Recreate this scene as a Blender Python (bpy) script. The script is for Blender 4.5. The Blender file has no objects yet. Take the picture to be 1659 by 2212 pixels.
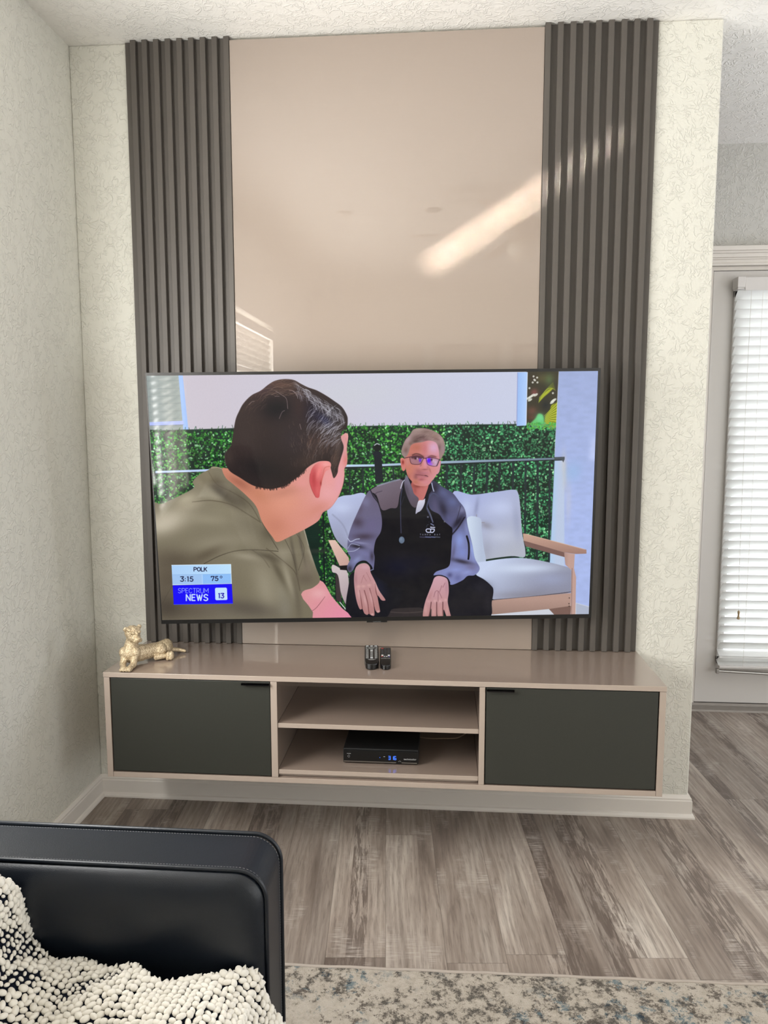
import bpy, bmesh, math, random
import numpy as np
from mathutils import Vector, Matrix

# ---------------------------------------------------------------- camera, world, lights, exposure
SC = bpy.context.scene
COL = SC.collection
SC.view_settings.view_transform = 'Standard'
SC.view_settings.look = 'None'
SC.view_settings.gamma = 1
SC.view_settings.exposure = 0.0
SC.cycles.max_bounces = 10; SC.cycles.diffuse_bounces = 5; SC.cycles.glossy_bounces = 5; SC.cycles.transmission_bounces = 6
SC.cycles.sample_clamp_indirect = 6.0

F_PX, CX, CY, CZ = 1612.1426, 1.2777, -2.5989, 1.3734
PITCH, YAW, ROLL = 0.1109, -0.0787, -0.0006
H = 2.665                      # ceiling height
W1 = 2.1547                    # right end of the television wall
def cam_axes():
    cy, sy, cp, sp, cr, sr = math.cos(YAW), math.sin(YAW), math.cos(PITCH), math.sin(PITCH), math.cos(ROLL), math.sin(ROLL)
    fwd = Vector((sy*cp, cy*cp, -sp)); right = Vector((cy, -sy, 0)); up = right.cross(fwd)
    return right*cr+up*sr, up*cr-right*sr, fwd
RT, UP, FW = cam_axes()
cam = bpy.data.objects.new('camera', bpy.data.cameras.new('camera')); COL.objects.link(cam)
m = Matrix.Identity(4)
for i in range(3): m[i][0], m[i][1], m[i][2], m[i][3] = RT[i], UP[i], -FW[i], (CX, CY, CZ)[i]
cam.matrix_world = m
cam.data.sensor_fit = 'VERTICAL'; cam.data.sensor_height = 24.0; cam.data.lens = F_PX/2212*24.0
cam.data.clip_start = .02
SC.camera = cam
def project(P):
    d = Vector(P)-Vector((CX, CY, CZ)); z = d.dot(FW)
    return (829.5+F_PX*d.dot(RT)/z, 1106-F_PX*d.dot(UP)/z)

w = bpy.data.worlds.new('sky'); SC.world = w; w.use_nodes = True
w.node_tree.nodes['Background'].inputs[0].default_value = (.86, .93, 1, 1)
w.node_tree.nodes['Background'].inputs[1].default_value = 2.2

def area(name, loc, aim, sx, sy, power, col=(1, 1, 1), spread=180, roll=0):
    l = bpy.data.lights.new(name, 'AREA'); l.shape = 'RECTANGLE'; l.size = sx; l.size_y = sy
    l.energy = power; l.color = col; l.spread = math.radians(spread)
    o = bpy.data.objects.new(name, l); COL.objects.link(o); o.location = loc
    q = (Vector(aim)-Vector(loc)).to_track_quat('-Z', 'Y')
    o.rotation_euler = (q.to_matrix() @ Matrix.Rotation(roll, 3, 'Z')).to_euler()
    return o
# daylight outside the windows, with added fill from behind and the right
area('daylight_left_window', (-.20, -1.22, 1.48), (1.4, -.38, 1.80), .86, 1.1, 58, (1, .985, .95))
area('daylight_blind_window', (-.16, -2.5, 1.35), (2, -2.5, 1.35), .96, 1.5, 150, (1, .98, .94))
area('fill_back', (4.2, -4.58, 1.2), (3.4, -3.0, 2.6), 1.2, 1.7, 26, (1, .97, .93))  # added fill from the unseen back of the room
area('fill_right', (5.10, -2.8, 1.1), (3.6, -2.7, 2.6), 1.9, 1.7, 44, (1, .98, .95))  # added fill from the unseen right wall, aimed at the ceiling
area('fill_alcove', (5.08, .32, 1.4), (3.2, .25, 2.6), 1.0, 1.0, 46, (.84, .88, 1))  # added bluish fill to brighten the alcove ceiling
area('daylight_alcove_door', (3.03, 1.30, 1.12), (3.03, 0, 1.12), .86, 1.76, 12.5, (.93, .97, 1))
# added slim lamp inside the room, drawing the reflected sun's streak on the wall
area('glint_lamp', (4.75, -3.3, .9), (1.52, 0, 2.125), .008, .68, .36, (1, .93, .84), spread=1.1, roll=-.72)

# ---------------------------------------------------------------- helpers
PI = math.pi
def obj(name, mesh, mat=None, parent=None, smooth=False):
    if isinstance(mesh, bmesh.types.BMesh):
        me = bpy.data.meshes.new(name); bmesh.ops.recalc_face_normals(mesh, faces=mesh.faces[:]); mesh.to_mesh(me); mesh.free()
    else: me = mesh
    if smooth: me.polygons.foreach_set('use_smooth', [True]*len(me.polygons))
    o = bpy.data.objects.new(name, me); COL.objects.link(o)
    if mat: me.materials.append(mat)
    if parent:
        o.parent = parent
        if not parent.get('local'): me.transform(Matrix.Translation(-world_loc(parent)))
    return o
def world_loc(p):
    v = Vector(p.location)
    while p.parent: p = p.parent; v += p.location
    return v
def tag(o, label, cat, group=None, kind=None):
    if label: o['label'] = label
    if cat: o['category'] = cat
    if group: o['group'] = group
    if kind: o['kind'] = kind
    return o
def thing(name, label, cat, loc, group=None):
    o = bpy.data.objects.new(name, None); COL.objects.link(o); o.location = loc; o.empty_display_size = .05
    return tag(o, label, cat, group)
def struct(name, mesh, mat, parent=None, smooth=False):
    o = obj(name, mesh, mat, parent, smooth)
    if not parent: o['kind'] = 'structure'
    return o
def box(bm, x0, x1, y0, y1, z0, z1, bev=0, seg=2):
    b2 = bmesh.new() if bev else bm
    vs = [b2.verts.new((x, y, z)) for x in (x0, x1) for y in (y0, y1) for z in (z0, z1)]
    for f in ((0, 1, 3, 2), (4, 6, 7, 5), (0, 4, 5, 1), (2, 3, 7, 6), (0, 2, 6, 4), (1, 5, 7, 3)): b2.faces.new([vs[i] for i in f])
    if bev:
        bmesh.ops.recalc_face_normals(b2, faces=b2.faces[:])
        bmesh.ops.bevel(b2, geom=b2.edges[:], offset=bev, segments=seg, affect='EDGES', profile=.5)
        merge(bm, b2)
    return bm
def merge(bm, b2, M=None):
    me = bpy.data.meshes.new('t'); b2.to_mesh(me); b2.free()
    if M: me.transform(M)
    bm.from_mesh(me); bpy.data.meshes.remove(me)
def B(*a, **k): return box(bmesh.new(), *a, **k)
def tube(bm, pts, r, n=8, caps=True):
    pts = [Vector(p) for p in pts]; rings = []
    for i, p in enumerate(pts):
        t = (pts[min(i+1, len(pts)-1)]-pts[max(i-1, 0)]).normalized()
        a = t.orthogonal() if i == 0 else (prev - t*prev.dot(t))
        a.normalize(); prev = a; b = t.cross(a); rr = r[i] if isinstance(r, (list, tuple)) else r
        rings.append([bm.verts.new(p+(a*math.cos(k*2*PI/n)+b*math.sin(k*2*PI/n))*rr) for k in range(n)])
    for A, Bq in zip(rings, rings[1:]):
        for k in range(n): bm.faces.new((A[k], A[(k+1) % n], Bq[(k+1) % n], Bq[k]))
    if caps: bm.faces.new(rings[0][::-1]); bm.faces.new(rings[-1])
    return bm
def prism(bm, prof, axis, a0, a1, bev=0):
    """prof: closed list of 2D points; axis 'x' -> (y, z), 'y' -> (x, z), 'z' -> (x, y)"""
    def P(u, v, a): return {'x': (a, u, v), 'y': (u, a, v), 'z': (u, v, a)}[axis]
    b2 = bmesh.new()
    A = [b2.verts.new(P(u, v, a0)) for u, v in prof]; C = [b2.verts.new(P(u, v, a1)) for u, v in prof]
    n = len(prof); fa = b2.faces.new(A); fc = b2.faces.new(C[::-1])
    for i in range(n): b2.faces.new((A[i], C[i], C[(i+1) % n], A[(i+1) % n]))
    if bev:
        bmesh.ops.recalc_face_normals(b2, faces=b2.faces[:])
        bmesh.ops.bevel(b2, geom=list(set(fa.edges[:])|set(fc.edges[:])), offset=bev, segments=3, affect='EDGES', profile=.5)
    merge(bm, b2); return bm
def lathe(bm, prof, c=(0, 0, 0), n=24, axis='z'):
    rings = []
    for r, h in prof:
        ring = []
        for k in range(n):
            a = 2*PI*k/n; u, v = r*math.cos(a), r*math.sin(a)
            p = {'z': (u, v, h), 'y': (u, h, v), 'x': (h, u, v)}[axis]
            ring.append(bm.verts.new((p[0]+c[0], p[1]+c[1], p[2]+c[2])))
        rings.append(ring)
    for A, Bq in zip(rings, rings[1:]):
        for k in range(n): bm.faces.new((A[k], A[(k+1) % n], Bq[(k+1) % n], Bq[k]))
    bm.faces.new(rings[0][::-1]); bm.faces.new(rings[-1]); return bm
def ball(bm, c, r, M=None, sub=2):
    r = r if isinstance(r, (tuple, list)) else (r, r, r)
    T = Matrix.Translation(Vector(c)) @ (M.to_4x4() if M else Matrix.Identity(4)) @ Matrix.Diagonal((*r, 1))
    bmesh.ops.create_icosphere(bm, subdivisions=sub, radius=1, matrix=T); return bm
def rrect(x0, x1, y0, y1, r, n=6):
    out = []
    for cx, cy, a in ((x1-r, y1-r, 0), (x0+r, y1-r, 90), (x0+r, y0+r, 180), (x1-r, y0+r, 270)):
        for k in range(n+1):
            t = math.radians(a+90*k/n); out.append((cx+r*math.cos(t), cy+r*math.sin(t)))
    return out
def text_mesh(s, size, extrude=.0002, offset=0, spacing=1):
    c = bpy.data.curves.new('letters', 'FONT'); c.body = s; c.size = size; c.extrude = extrude; c.offset = offset
    c.align_x = 'CENTER'; c.align_y = 'CENTER'; c.space_character = spacing; c.resolution_u = 4
    o = bpy.data.objects.new('letters', c); COL.objects.link(o)
    dg = bpy.context.evaluated_depsgraph_get(); me = bpy.data.meshes.new_from_object(o.evaluated_get(dg))
    bpy.data.objects.remove(o); bpy.data.curves.remove(c); me.materials.clear(); return me

# ---------------------------------------------------------------- materials
def srgb(r, g, b):
    f = lambda c: (c/255/12.92) if c/255 <= .04045 else ((c/255+.055)/1.055)**2.4
    return (f(r), f(g), f(b), 1)
class NT:
    def __init__(s, name):
        s.m = bpy.data.materials.new(name); s.m.use_nodes = True; s.t = s.m.node_tree; s.N = s.t.nodes; s.bsdf = s.N['Principled BSDF']
        s.out = s.N['Material Output']
    def n(s, typ, **k):
        nd = s.N.new('ShaderNode'+typ)
        for a, v in k.items():
            if a.startswith('i_'): nd.inputs[a[2:].replace('_', ' ')].default_value = v
            elif a.startswith('p_'): setattr(nd, a[2:], v)
        return nd
    def l(s, a, b): s.t.links.new(a, b)
    def v(s, x, sock):
        if hasattr(x, 'is_output'): s.l(x, sock)
        else: sock.default_value = x
    def math(s, op, a, b=0., c=0., clamp=False):
        nd = s.N.new('ShaderNodeMath'); nd.operation = op; nd.use_clamp = clamp
        s.v(a, nd.inputs[0]); s.v(b, nd.inputs[1]); s.v(c, nd.inputs[2]); return nd.outputs[0]
    def mix(s, f, a, b, mode='MIX'):
        nd = s.N.new('ShaderNodeMix'); nd.data_type = 'RGBA'; nd.blend_type = mode
        s.v(f, nd.inputs[0]); s.v(a, nd.inputs[6]); s.v(b, nd.inputs[7]); return nd.outputs[2]
    def ramp(s, f, stops, interp='LINEAR'):
        nd = s.N.new('ShaderNodeValToRGB'); e = nd.color_ramp.elements; nd.color_ramp.interpolation = interp
        while len(e) < len(stops): e.new(.5)
        for el, (p, c) in zip(e, stops):
            el.position = p; el.color = c if isinstance(c, tuple) else (c, c, c, 1)
        s.l(f, nd.inputs[0]); return nd.outputs[0]
    def coord(s, scale=(1, 1, 1), rot=(0, 0, 0), loc=(0, 0, 0)):
        tc = s.N.new('ShaderNodeTexCoord'); mp = s.N.new('ShaderNodeMapping'); s.l(tc.outputs['Object'], mp.inputs[0])
        mp.inputs['Scale'].default_value = scale; mp.inputs['Rotation'].default_value = rot; mp.inputs['Location'].default_value = loc
        return mp.outputs[0]
    def noise(s, vec, scale, detail=2, rough=.5, dist=0):
        nd = s.N.new('ShaderNodeTexNoise'); s.l(vec, nd.inputs['Vector'])
        nd.inputs['Scale'].default_value = scale; nd.inputs['Detail'].default_value = detail; nd.inputs['Roughness'].default_value = rough; nd.inputs['Distortion'].default_value = dist
        return nd.outputs['Fac']
    def bump(s, h, strength=.5, dist=.001):
        nd = s.N.new('ShaderNodeBump'); nd.inputs['Strength'].default_value = strength; nd.inputs['Distance'].default_value = dist
        s.l(h, nd.inputs['Height']); s.l(nd.outputs[0], s.bsdf.inputs['Normal'])
    def set(s, **k):
        for a, v in k.items(): s.v(v, s.bsdf.inputs[a.replace('_', ' ')])
        return s.m
def plain(name, c, rough=.5, metal=0., spec=.5, **k):
    t = NT(name); return t.set(Base_Color=srgb(*c), Roughness=rough, Metallic=metal, Specular_IOR_Level=spec, **k)
def emit(name, c, s):
    t = NT(name); return t.set(Base_Color=(0, 0, 0, 1), Emission_Color=srgb(*c), Emission_Strength=s, Roughness=.4)

def wall_paint(name, c, scale=31., depth=.0014):
    """rolled paint over knockdown plaster: short raised squiggles"""
    t = NT(name); v = t.coord(); ridges = None
    for sc, off in ((scale, 0), (scale*1.5, 7)):
        n = t.noise(t.coord(loc=(off, off*1.3, off*.7)), sc, 1.5, .55, .9)
        d = t.math('ABSOLUTE', t.math('SUBTRACT', n, .5))
        r = t.math('SUBTRACT', 1., t.math('MULTIPLY', d, 16.), clamp=True)
        k = t.math('MULTIPLY', t.math('SUBTRACT', t.noise(t.coord(loc=(3+off, 1, 2)), sc*.6, 1), .42), 9., clamp=True)
        r = t.math('MULTIPLY', r, k)
        ridges = r if ridges is None else t.math('MAXIMUM', ridges, r)
    h = t.math('ADD', ridges, t.math('MULTIPLY', t.noise(v, 120, 3), .6))
    t.bump(h, .9, depth)
    return t.set(Base_Color=srgb(*c), Roughness=.62, Specular_IOR_Level=.35)

M = {}
M['wall'] = wall_paint('wall_paint', (213, 211, 201))
M['ceiling'] = wall_paint('ceiling_paint', (232, 229, 223), 26., .0015)
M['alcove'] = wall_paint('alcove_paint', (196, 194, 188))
M['trim'] = plain('white_trim_paint', (222, 216, 208), .35)
M['door'] = plain('door_paint', (214, 210, 206), .42)

def laminate(name, c, rough, fleck=.04, ior=1.5):
    t = NT(name); v = t.coord((1, 1, 1)); n = t.noise(v, 900, 1, .5); n2 = t.noise(t.coord((.6, 30, 30)), 20, 3)
    col = t.mix(t.math('MULTIPLY', n, fleck*4), srgb(*c), srgb(*[min(255, x*1.12) for x in c]))
    col = t.mix(t.math('MULTIPLY', n2, .12), col, srgb(*[x*.9 for x in c]))
    return t.set(Base_Color=col, Roughness=rough, Specular_IOR_Level=.3, Coat_Weight=1., Coat_Roughness=0., Coat_IOR=ior)
M['gloss'] = laminate('glossy_taupe_laminate', (141, 125, 114), .25, ior=1.65)
M['panel'] = laminate('glossy_taupe_wall_laminate', (152, 138, 127), .25, .02, ior=1.8)
M['edge'] = plain('taupe_lit_front', (176, 161, 149), .3)  # paler taupe: stronger light on the front faces, put into the colour
M['slat'] = None
t = NT('charcoal_slat_laminate'); n = t.noise(t.coord((40, 40, 1.2)), 14, 4)
M['slat'] = t.set(Base_Color=t.mix(n, srgb(76, 71, 66), srgb(89, 83, 77)), Roughness=.52)
t = NT('charcoal_door_lacquer'); n = t.noise(t.coord(), 160, 2)
M['front'] = t.set(Base_Color=t.mix(n, srgb(47, 48, 42), srgb(52, 53, 47)), Roughness=.5)
M['black'] = plain('black_plastic', (14, 14, 15), .28)
M['blackmatte'] = plain('black_matte_plastic', (20, 20, 21), .55)
M['bezel'] = plain('television_bezel_metal', (46, 45, 44), .35, .6)
M['handle'] = plain('black_metal', (58, 56, 58), .22, .9)
M['chrome'] = plain('brushed_steel', (170, 168, 165), .3, 1.)

def floor_mat():
    t = NT('grey_oak_vinyl_planks')
    v = t.coord((1, 1, 1), (0, 0, math.radians(-4.3)), (.03, .02, 0))
    sx = t.N.new('ShaderNodeSeparateXYZ'); t.l(v, sx.inputs[0]); X, Y = sx.outputs[0], sx.outputs[1]
    u = t.math('DIVIDE', X, .158); row = t.math('FLOOR', u)
    wn = t.n('TexWhiteNoise', p_noise_dimensions='1D'); t.l(row, wn.inputs['W'])
    vv = t.math('ADD', t.math('DIVIDE', Y, 1.15), t.math('MULTIPLY', wn.outputs[0], 7.3)); col = t.math('FLOOR', vv)
    wid = t.n('TexWhiteNoise', p_noise_dimensions='2D'); cb = t.N.new('ShaderNodeCombineXYZ'); t.l(row, cb.inputs[0]); t.l(col, cb.inputs[1]); t.l(cb.outputs[0], wid.inputs['Vector'])
    pid = wid.outputs['Value']
    # strips inside each plank, as if sawn from several boards
    fu = t.math('SUBTRACT', u, row); fv = t.math('SUBTRACT', vv, col)
    # grain coordinates shifted per plank
    sh = t.N.new('ShaderNodeCombineXYZ'); t.l(t.math('ADD', X, t.math('MULTIPLY', pid, 5.)), sh.inputs[0]); t.l(t.math('ADD', Y, t.math('MULTIPLY', pid, 31.)), sh.inputs[1])
    def mapd(sc):
        mp = t.N.new('ShaderNodeMapping'); t.l(sh.outputs[0], mp.inputs[0]); mp.inputs['Scale'].default_value = sc; return mp.outputs[0]
    grain = t.noise(mapd((1, .07, 1)), 130, 5, .62, .6)
    fine = t.noise(mapd((1, .035, 1)), 420, 3, .6)
    big = t.noise(mapd((1, .16, 1)), 11, 2, .5, .3)
    patch = t.noise(mapd((1, .45, 1)), 9, 4, .62)
    sawn = t.noise(mapd((.05, 1, 1)), 330, 2, .6)
    wv = t.n('TexWave', p_wave_type='BANDS', p_bands_direction='X'); t.l(mapd((1, .13, 1)), wv.inputs[0])
    wv.inputs['Scale'].default_value = 16; wv.inputs['Distortion'].default_value = 9; wv.inputs['Detail'].default_value = 3; wv.inputs['Detail Scale'].default_value = 1.1
    base = t.ramp(big, [(.30, srgb(116, 104, 95)), (.46, srgb(160, 147, 136)), (.58, srgb(174, 162, 151)), (.7, srgb(196, 186, 175))])
    sid = t.n('TexWhiteNoise', p_noise_dimensions='2D'); c3 = t.N.new('ShaderNodeCombineXYZ'); t.l(t.math('FLOOR', t.math('MULTIPLY', fu, 3.)), c3.inputs[0]); t.l(pid, c3.inputs[1]); t.l(c3.outputs[0], sid.inputs['Vector'])
    strip = t.math('MULTIPLY', t.math('SUBTRACT', sid.outputs['Value'], .5), t.math('GREATER_THAN', t.math('FRACT', t.math('MULTIPLY', pid, 7.7)), .45))
    base = t.mix(t.math('MULTIPLY', strip, .9, clamp=True), base, srgb(94, 82, 75)); base = t.mix(t.math('MULTIPLY', strip, -.7, clamp=True), base, srgb(192, 182, 172))
    base = t.mix(t.math('MULTIPLY', t.math('SUBTRACT', pid, .35), .75, clamp=True), base, srgb(104, 92, 84))
    base = t.mix(t.math('MULTIPLY', wv.outputs['Fac'], .30), base, srgb(98, 86, 79))
    base = t.mix(t.math('MULTIPLY', t.math('SUBTRACT', grain, .5), 2.4, clamp=True), base, srgb(88, 77, 70))
    base = t.mix(t.math('MULTIPLY', t.math('SUBTRACT', fine, .54), 2.6, clamp=True), base, srgb(80, 70, 64))
    barn = t.math('MULTIPLY', t.math('GREATER_THAN', sid.outputs['Value'], .74), t.ramp(t.noise(mapd((1, .1, 1)), 75, 6, .7, .4), [(.47, 1.), (.54, 0.)]))
    base = t.mix(t.math('MULTIPLY', barn, .75), base, srgb(92, 80, 73))
    wp = t.math('MULTIPLY', t.math('MULTIPLY', t.math('SUBTRACT', patch, .53), 9., clamp=True), t.math('MULTIPLY', t.math('SUBTRACT', sawn, .42), 4., clamp=True))
    base = t.mix(t.math('MULTIPLY', wp, .8), base, srgb(190, 181, 172))
    vo = t.n('TexVoronoi', p_feature='F1'); t.l(mapd((1, .5, 1)), vo.inputs['Vector']); vo.inputs['Scale'].default_value = 3.6
    base = t.mix(t.math('SUBTRACT', 1., t.math('MULTIPLY', vo.outputs['Distance'], 26.), clamp=True), base, srgb(74, 62, 56))
    du = t.math('MINIMUM', fu, t.math('SUBTRACT', 1., fu)); dv = t.math('MINIMUM', fv, t.math('SUBTRACT', 1., fv))
    seam = t.math('MAXIMUM', t.math('SUBTRACT', 1., t.math('MULTIPLY', du, 110.), clamp=True), t.math('SUBTRACT', 1., t.math('MULTIPLY', dv, 750.), clamp=True))
    base = t.mix(t.math('MULTIPLY', seam, .6), base, srgb(70, 61, 55))
    t.bump(t.math('SUBTRACT', t.math('MULTIPLY', grain, .3), seam), .25, .0008)
    return t.set(Base_Color=base, Roughness=.42, Specular_IOR_Level=.35)
M['floor'] = floor_mat()

def rug_mat():
    t = NT('distressed_rug_pile')
    v = t.coord()
    a = t.noise(v, 34, 9, .8, .1); b = t.noise(t.coord(loc=(4, 2, 0)), 15, 9, .82, .1); c = t.noise(t.coord(loc=(9, 1, 0)), 13, 9, .8, .2)
    side = t.noise(t.coord(loc=(2, 5, 0)), 1.6, 2)
    zone = t.noise(t.coord(loc=(6, 3, 0)), 2.4, 3); a = t.math('ADD', a, t.math('MULTIPLY', t.math('SUBTRACT', zone, .51), .34))
    base = t.ramp(a, [(.41, srgb(118, 112, 104)), (.455, srgb(158, 150, 140)), (.485, srgb(196, 185, 170)), (.62, srgb(214, 204, 190))])
    base = t.mix(t.ramp(b, [(.56, 0.), (.585, 1.)]), base, srgb(128, 119, 110))
    base = t.mix(t.math('MULTIPLY', t.ramp(b, [(.62, 0.), (.65, 1.)]), .6), base, srgb(92, 84, 80))
    blue = t.math('MULTIPLY', t.ramp(c, [(.55, 0.), (.58, 1.)]), t.ramp(side, [(.46, 0.), (.52, 1.)]))
    base = t.mix(t.math('MULTIPLY', blue, .85), base, t.mix(t.ramp(a, [(.4, 0.), (.55, 1.)]), srgb(58, 78, 98), srgb(116, 136, 142)))
    fib = t.noise(v, 700, 2)
    base = t.mix(t.math('MULTIPLY', t.math('SUBTRACT', fib, .35), 1.1, clamp=True), t.mix(1., base, (.72, .72, .72, 1), 'MULTIPLY'), base)
    t.bump(t.math('ADD', fib, t.math('MULTIPLY', t.ramp(a, [(.4, 0.), (.5, 1.)]), .8)), .9, .003)
    return t.set(Base_Color=base, Roughness=.95, Specular_IOR_Level=.1)
M['rug'] = rug_mat()
M['rugedge'] = plain('rug_binding', (170, 160, 150), .9, spec=.1)

t = NT('black_leather'); v = t.coord(); vo = t.n('TexVoronoi', p_feature='DISTANCE_TO_EDGE'); t.l(v, vo.inputs['Vector']); vo.inputs['Scale'].default_value = 420
t.bump(t.math('ADD', t.math('MULTIPLY', vo.outputs['Distance'], 2.), t.noise(v, 60, 2)), .22, .0006)
M['leather'] = t.set(Base_Color=srgb(16, 22, 31), Roughness=.42, Specular_IOR_Level=.5)
M['thread'] = plain('grey_stitching', (128, 128, 130), .8)
t = NT('cream_boucle_yarn'); n = t.noise(t.coord(), 350, 2); n2 = t.noise(t.coord(), 30, 2)
t.bump(n, .5, .001)
M['yarn'] = t.set(Base_Color=t.mix(n2, srgb(218, 213, 202), srgb(236, 232, 223)), Roughness=.95, Specular_IOR_Level=.1)
M['yarndark'] = plain('dark_navy_yarn', (22, 26, 38), .95, spec=.1)

def translucent(name, c, k=.45):
    t = NT(name); tr = t.n('BsdfTranslucent'); tr.inputs[0].default_value = srgb(*c); mx = t.n('MixShader'); mx.inputs[0].default_value = k
    t.set(Base_Color=srgb(*c), Roughness=.4); t.l(t.bsdf.outputs[0], mx.inputs[1]); t.l(tr.outputs[0], mx.inputs[2]); t.l(mx.outputs[0], t.out.inputs[0]); return t.m
M['blind'] = translucent('white_blind_slat', (240, 240, 238), .32)
M['blind2'] = translucent('dense_blind_slat', (232, 228, 220), .07)  # nearly opaque slats
t = NT('window_glass'); g = t.n('BsdfTransparent'); gl = t.n('BsdfGlossy'); gl.inputs['Roughness'].default_value = .02; mx = t.n('MixShader'); mx.inputs[0].default_value = .06
t.l(g.outputs[0], mx.inputs[1]); t.l(gl.outputs[0], mx.inputs[2]); t.l(mx.outputs[0], t.out.inputs[0]); M['glass'] = t.m
t = NT('gold_glitter_resin'); v = t.coord(); vo = t.n('TexVoronoi', p_feature='F1'); t.l(v, vo.inputs['Vector']); vo.inputs['Scale'].default_value = 700
sp = t.ramp(vo.outputs['Color'], [(.45, 0.), (.75, 1.)])
t.bump(vo.outputs['Distance'], .6, .0008)
M['gold'] = t.set(Base_Color=t.mix(sp, srgb(166, 144, 112), srgb(236, 220, 188)), Roughness=.42, Metallic=.35)

SCREEN = 1.0
# ---------------------------------------------------------------- picture on the television
def homog(src, dst):
    A = []; b = []
    for (x, y), (u, v) in zip(src, dst):
        A.append([x, y, 1, 0, 0, 0, -u*x, -u*y]); b.append(u)
        A.append([0, 0, 0, x, y, 1, -v*x, -v*y]); b.append(v)
    h = np.linalg.solve(np.array(A, float), np.array(b, float))
    return np.append(h, 1).reshape(3, 3)

class Picture:
    """A raster in the screen's own plane; shapes are given in the coordinates of a sketch frame."""
    def __init__(s, W, H, quad):
        s.W, s.H = W, H
        s.M = homog(quad, [(0, 0), (W, 0), (W, H), (0, H)])
        s.img = np.zeros((H, W, 3), np.float32)
        s.k = W/965.0
        s.fr(0, 0, 1)
    def fr(s, ox, oy, sc): s.o = (ox, oy, sc)
    def T(s, pts):
        p = np.array(pts, float).reshape(-1, 2)/s.o[2] + np.array(s.o[:2])
        q = np.c_[p, np.ones(len(p))] @ s.M.T
        return q[:, :2]/q[:, 2:]
    @staticmethod
    def cat(p, closed=True, n=5):
        p = np.asarray(p, float); N = len(p)
        if N < 3: return p
        out = []
        rng = range(N) if closed else range(N-1)
        for i in rng:
            if closed: a, b, c, d = p[i-1], p[i], p[(i+1) % N], p[(i+2) % N]
            else: a, b, c, d = p[max(i-1, 0)], p[i], p[i+1], p[min(i+2, N-1)]
            for t in np.arange(n)/n:
                out.append(.5*((2*b)+(c-a)*t+(2*a-5*b+4*c-d)*t*t+(3*b-a-3*c+d)*t**3))
        if not closed: out.append(p[-1])
        return np.array(out)
    def box(s, q, m):
        x0 = int(max(0, np.floor(q[:, 0].min()-m))); x1 = int(min(s.W, np.ceil(q[:, 0].max()+m)+1))
        y0 = int(max(0, np.floor(q[:, 1].min()-m))); y1 = int(min(s.H, np.ceil(q[:, 1].max()+m)+1))
        if x1 <= x0 or y1 <= y0: return None
        gx, gy = np.meshgrid(np.arange(x0, x1)+.5, np.arange(y0, y1)+.5)
        return x0, x1, y0, y1, gx.astype(np.float32), gy.astype(np.float32)
    @staticmethod
    def segd(gx, gy, q, closed):
        d2 = np.full(gx.shape, 1e9, np.float32); n = len(q)
        for i in range(n if closed else n-1):
            ax, ay = q[i]; bx, by = q[(i+1) % n]
            vx, vy = bx-ax, by-ay; L = vx*vx+vy*vy+1e-9
            t = np.clip(((gx-ax)*vx+(gy-ay)*vy)/L, 0, 1)
            d2 = np.minimum(d2, (gx-ax-t*vx)**2+(gy-ay-t*vy)**2)
        return np.sqrt(d2)
    def put(s, B, al, col, clip):
        x0, x1, y0, y1, gx, gy = B
        if clip is not None: al = al*clip[y0:y1, x0:x1]
        if callable(col): c = col(gx, gy)
        elif isinstance(col[0], (tuple, list)):
            (pa, ca, pb, cb) = col
            a, b = s.T([pa, pb]); v = b-a
            t = np.clip(((gx-a[0])*v[0]+(gy-a[1])*v[1])/(v@v), 0, 1)[..., None]
            c = np.array(ca, np.float32)*(1-t)+np.array(cb, np.float32)*t
        else: c = np.array(col, np.float32)
        s.img[y0:y1, x0:x1] = s.img[y0:y1, x0:x1]*(1-al[..., None]) + c*al[..., None]
    def poly(s, pts, col, a=1., soft=1.2, curve=True, clip=None, mask=False):
        q = s.T(pts); soft *= s.k
        if curve: q = s.cat(q)
        B = s.box(q, soft+1)
        full = np.zeros((s.H, s.W), np.float32) if mask else None
        if B is None: return full
        x0, x1, y0, y1, gx, gy = B
        ins = np.zeros(gx.shape, bool); n = len(q)
        for i in range(n):
            ax, ay = q[i]; bx, by = q[(i+1) % n]
            if ay == by: continue
            c = (ay > gy) != (by > gy)
            ins ^= c & (gx < (bx-ax)*(gy-ay)/(by-ay)+ax)
        d = s.segd(gx, gy, q, True)
        sd = np.where(ins, d, -d)
        t = np.clip(.5+sd/soft, 0, 1); al = t*t*(3-2*t)
        if mask: full[y0:y1, x0:x1] = al
        s.put(B, (al*a).astype(np.float32), col, clip)
        return full
    def line(s, pts, w, col, a=1., soft=1., curve=True, clip=None, taper=False):
        q = s.T(pts); w = w*s.k; soft *= s.k
        if curve: q = s.cat(q, False)
        B = s.box(q, w+soft+1)
        if B is None: return
        d = s.segd(B[4], B[5], q, False)
        s.put(B, (np.clip((w/2+soft/2-d)/soft, 0, 1)*a).astype(np.float32), col, clip)
    def blob(s, c, r, col, a=1., rot=0, clip=None, hard=False):
        q = s.T([c])[0]; k = s.k/s.o[2]
        rx, ry = (r if isinstance(r, tuple) else (r, r)); rx *= k; ry *= k
        m = max(rx, ry)*(1.2 if hard else 2.2)
        B = s.box(q[None], m)
        if B is None: return
        cr, sr = math.cos(math.radians(rot)), math.sin(math.radians(rot))
        dx, dy = B[4]-q[0], B[5]-q[1]
        e = ((dx*cr+dy*sr)/rx)**2+((dy*cr-dx*sr)/ry)**2
        al = np.clip((1.15-np.sqrt(e))*min(rx, ry)/1.2, 0, 1) if hard else np.exp(-e)
        s.put(B, (al*a).astype(np.float32), col, clip)
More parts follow.
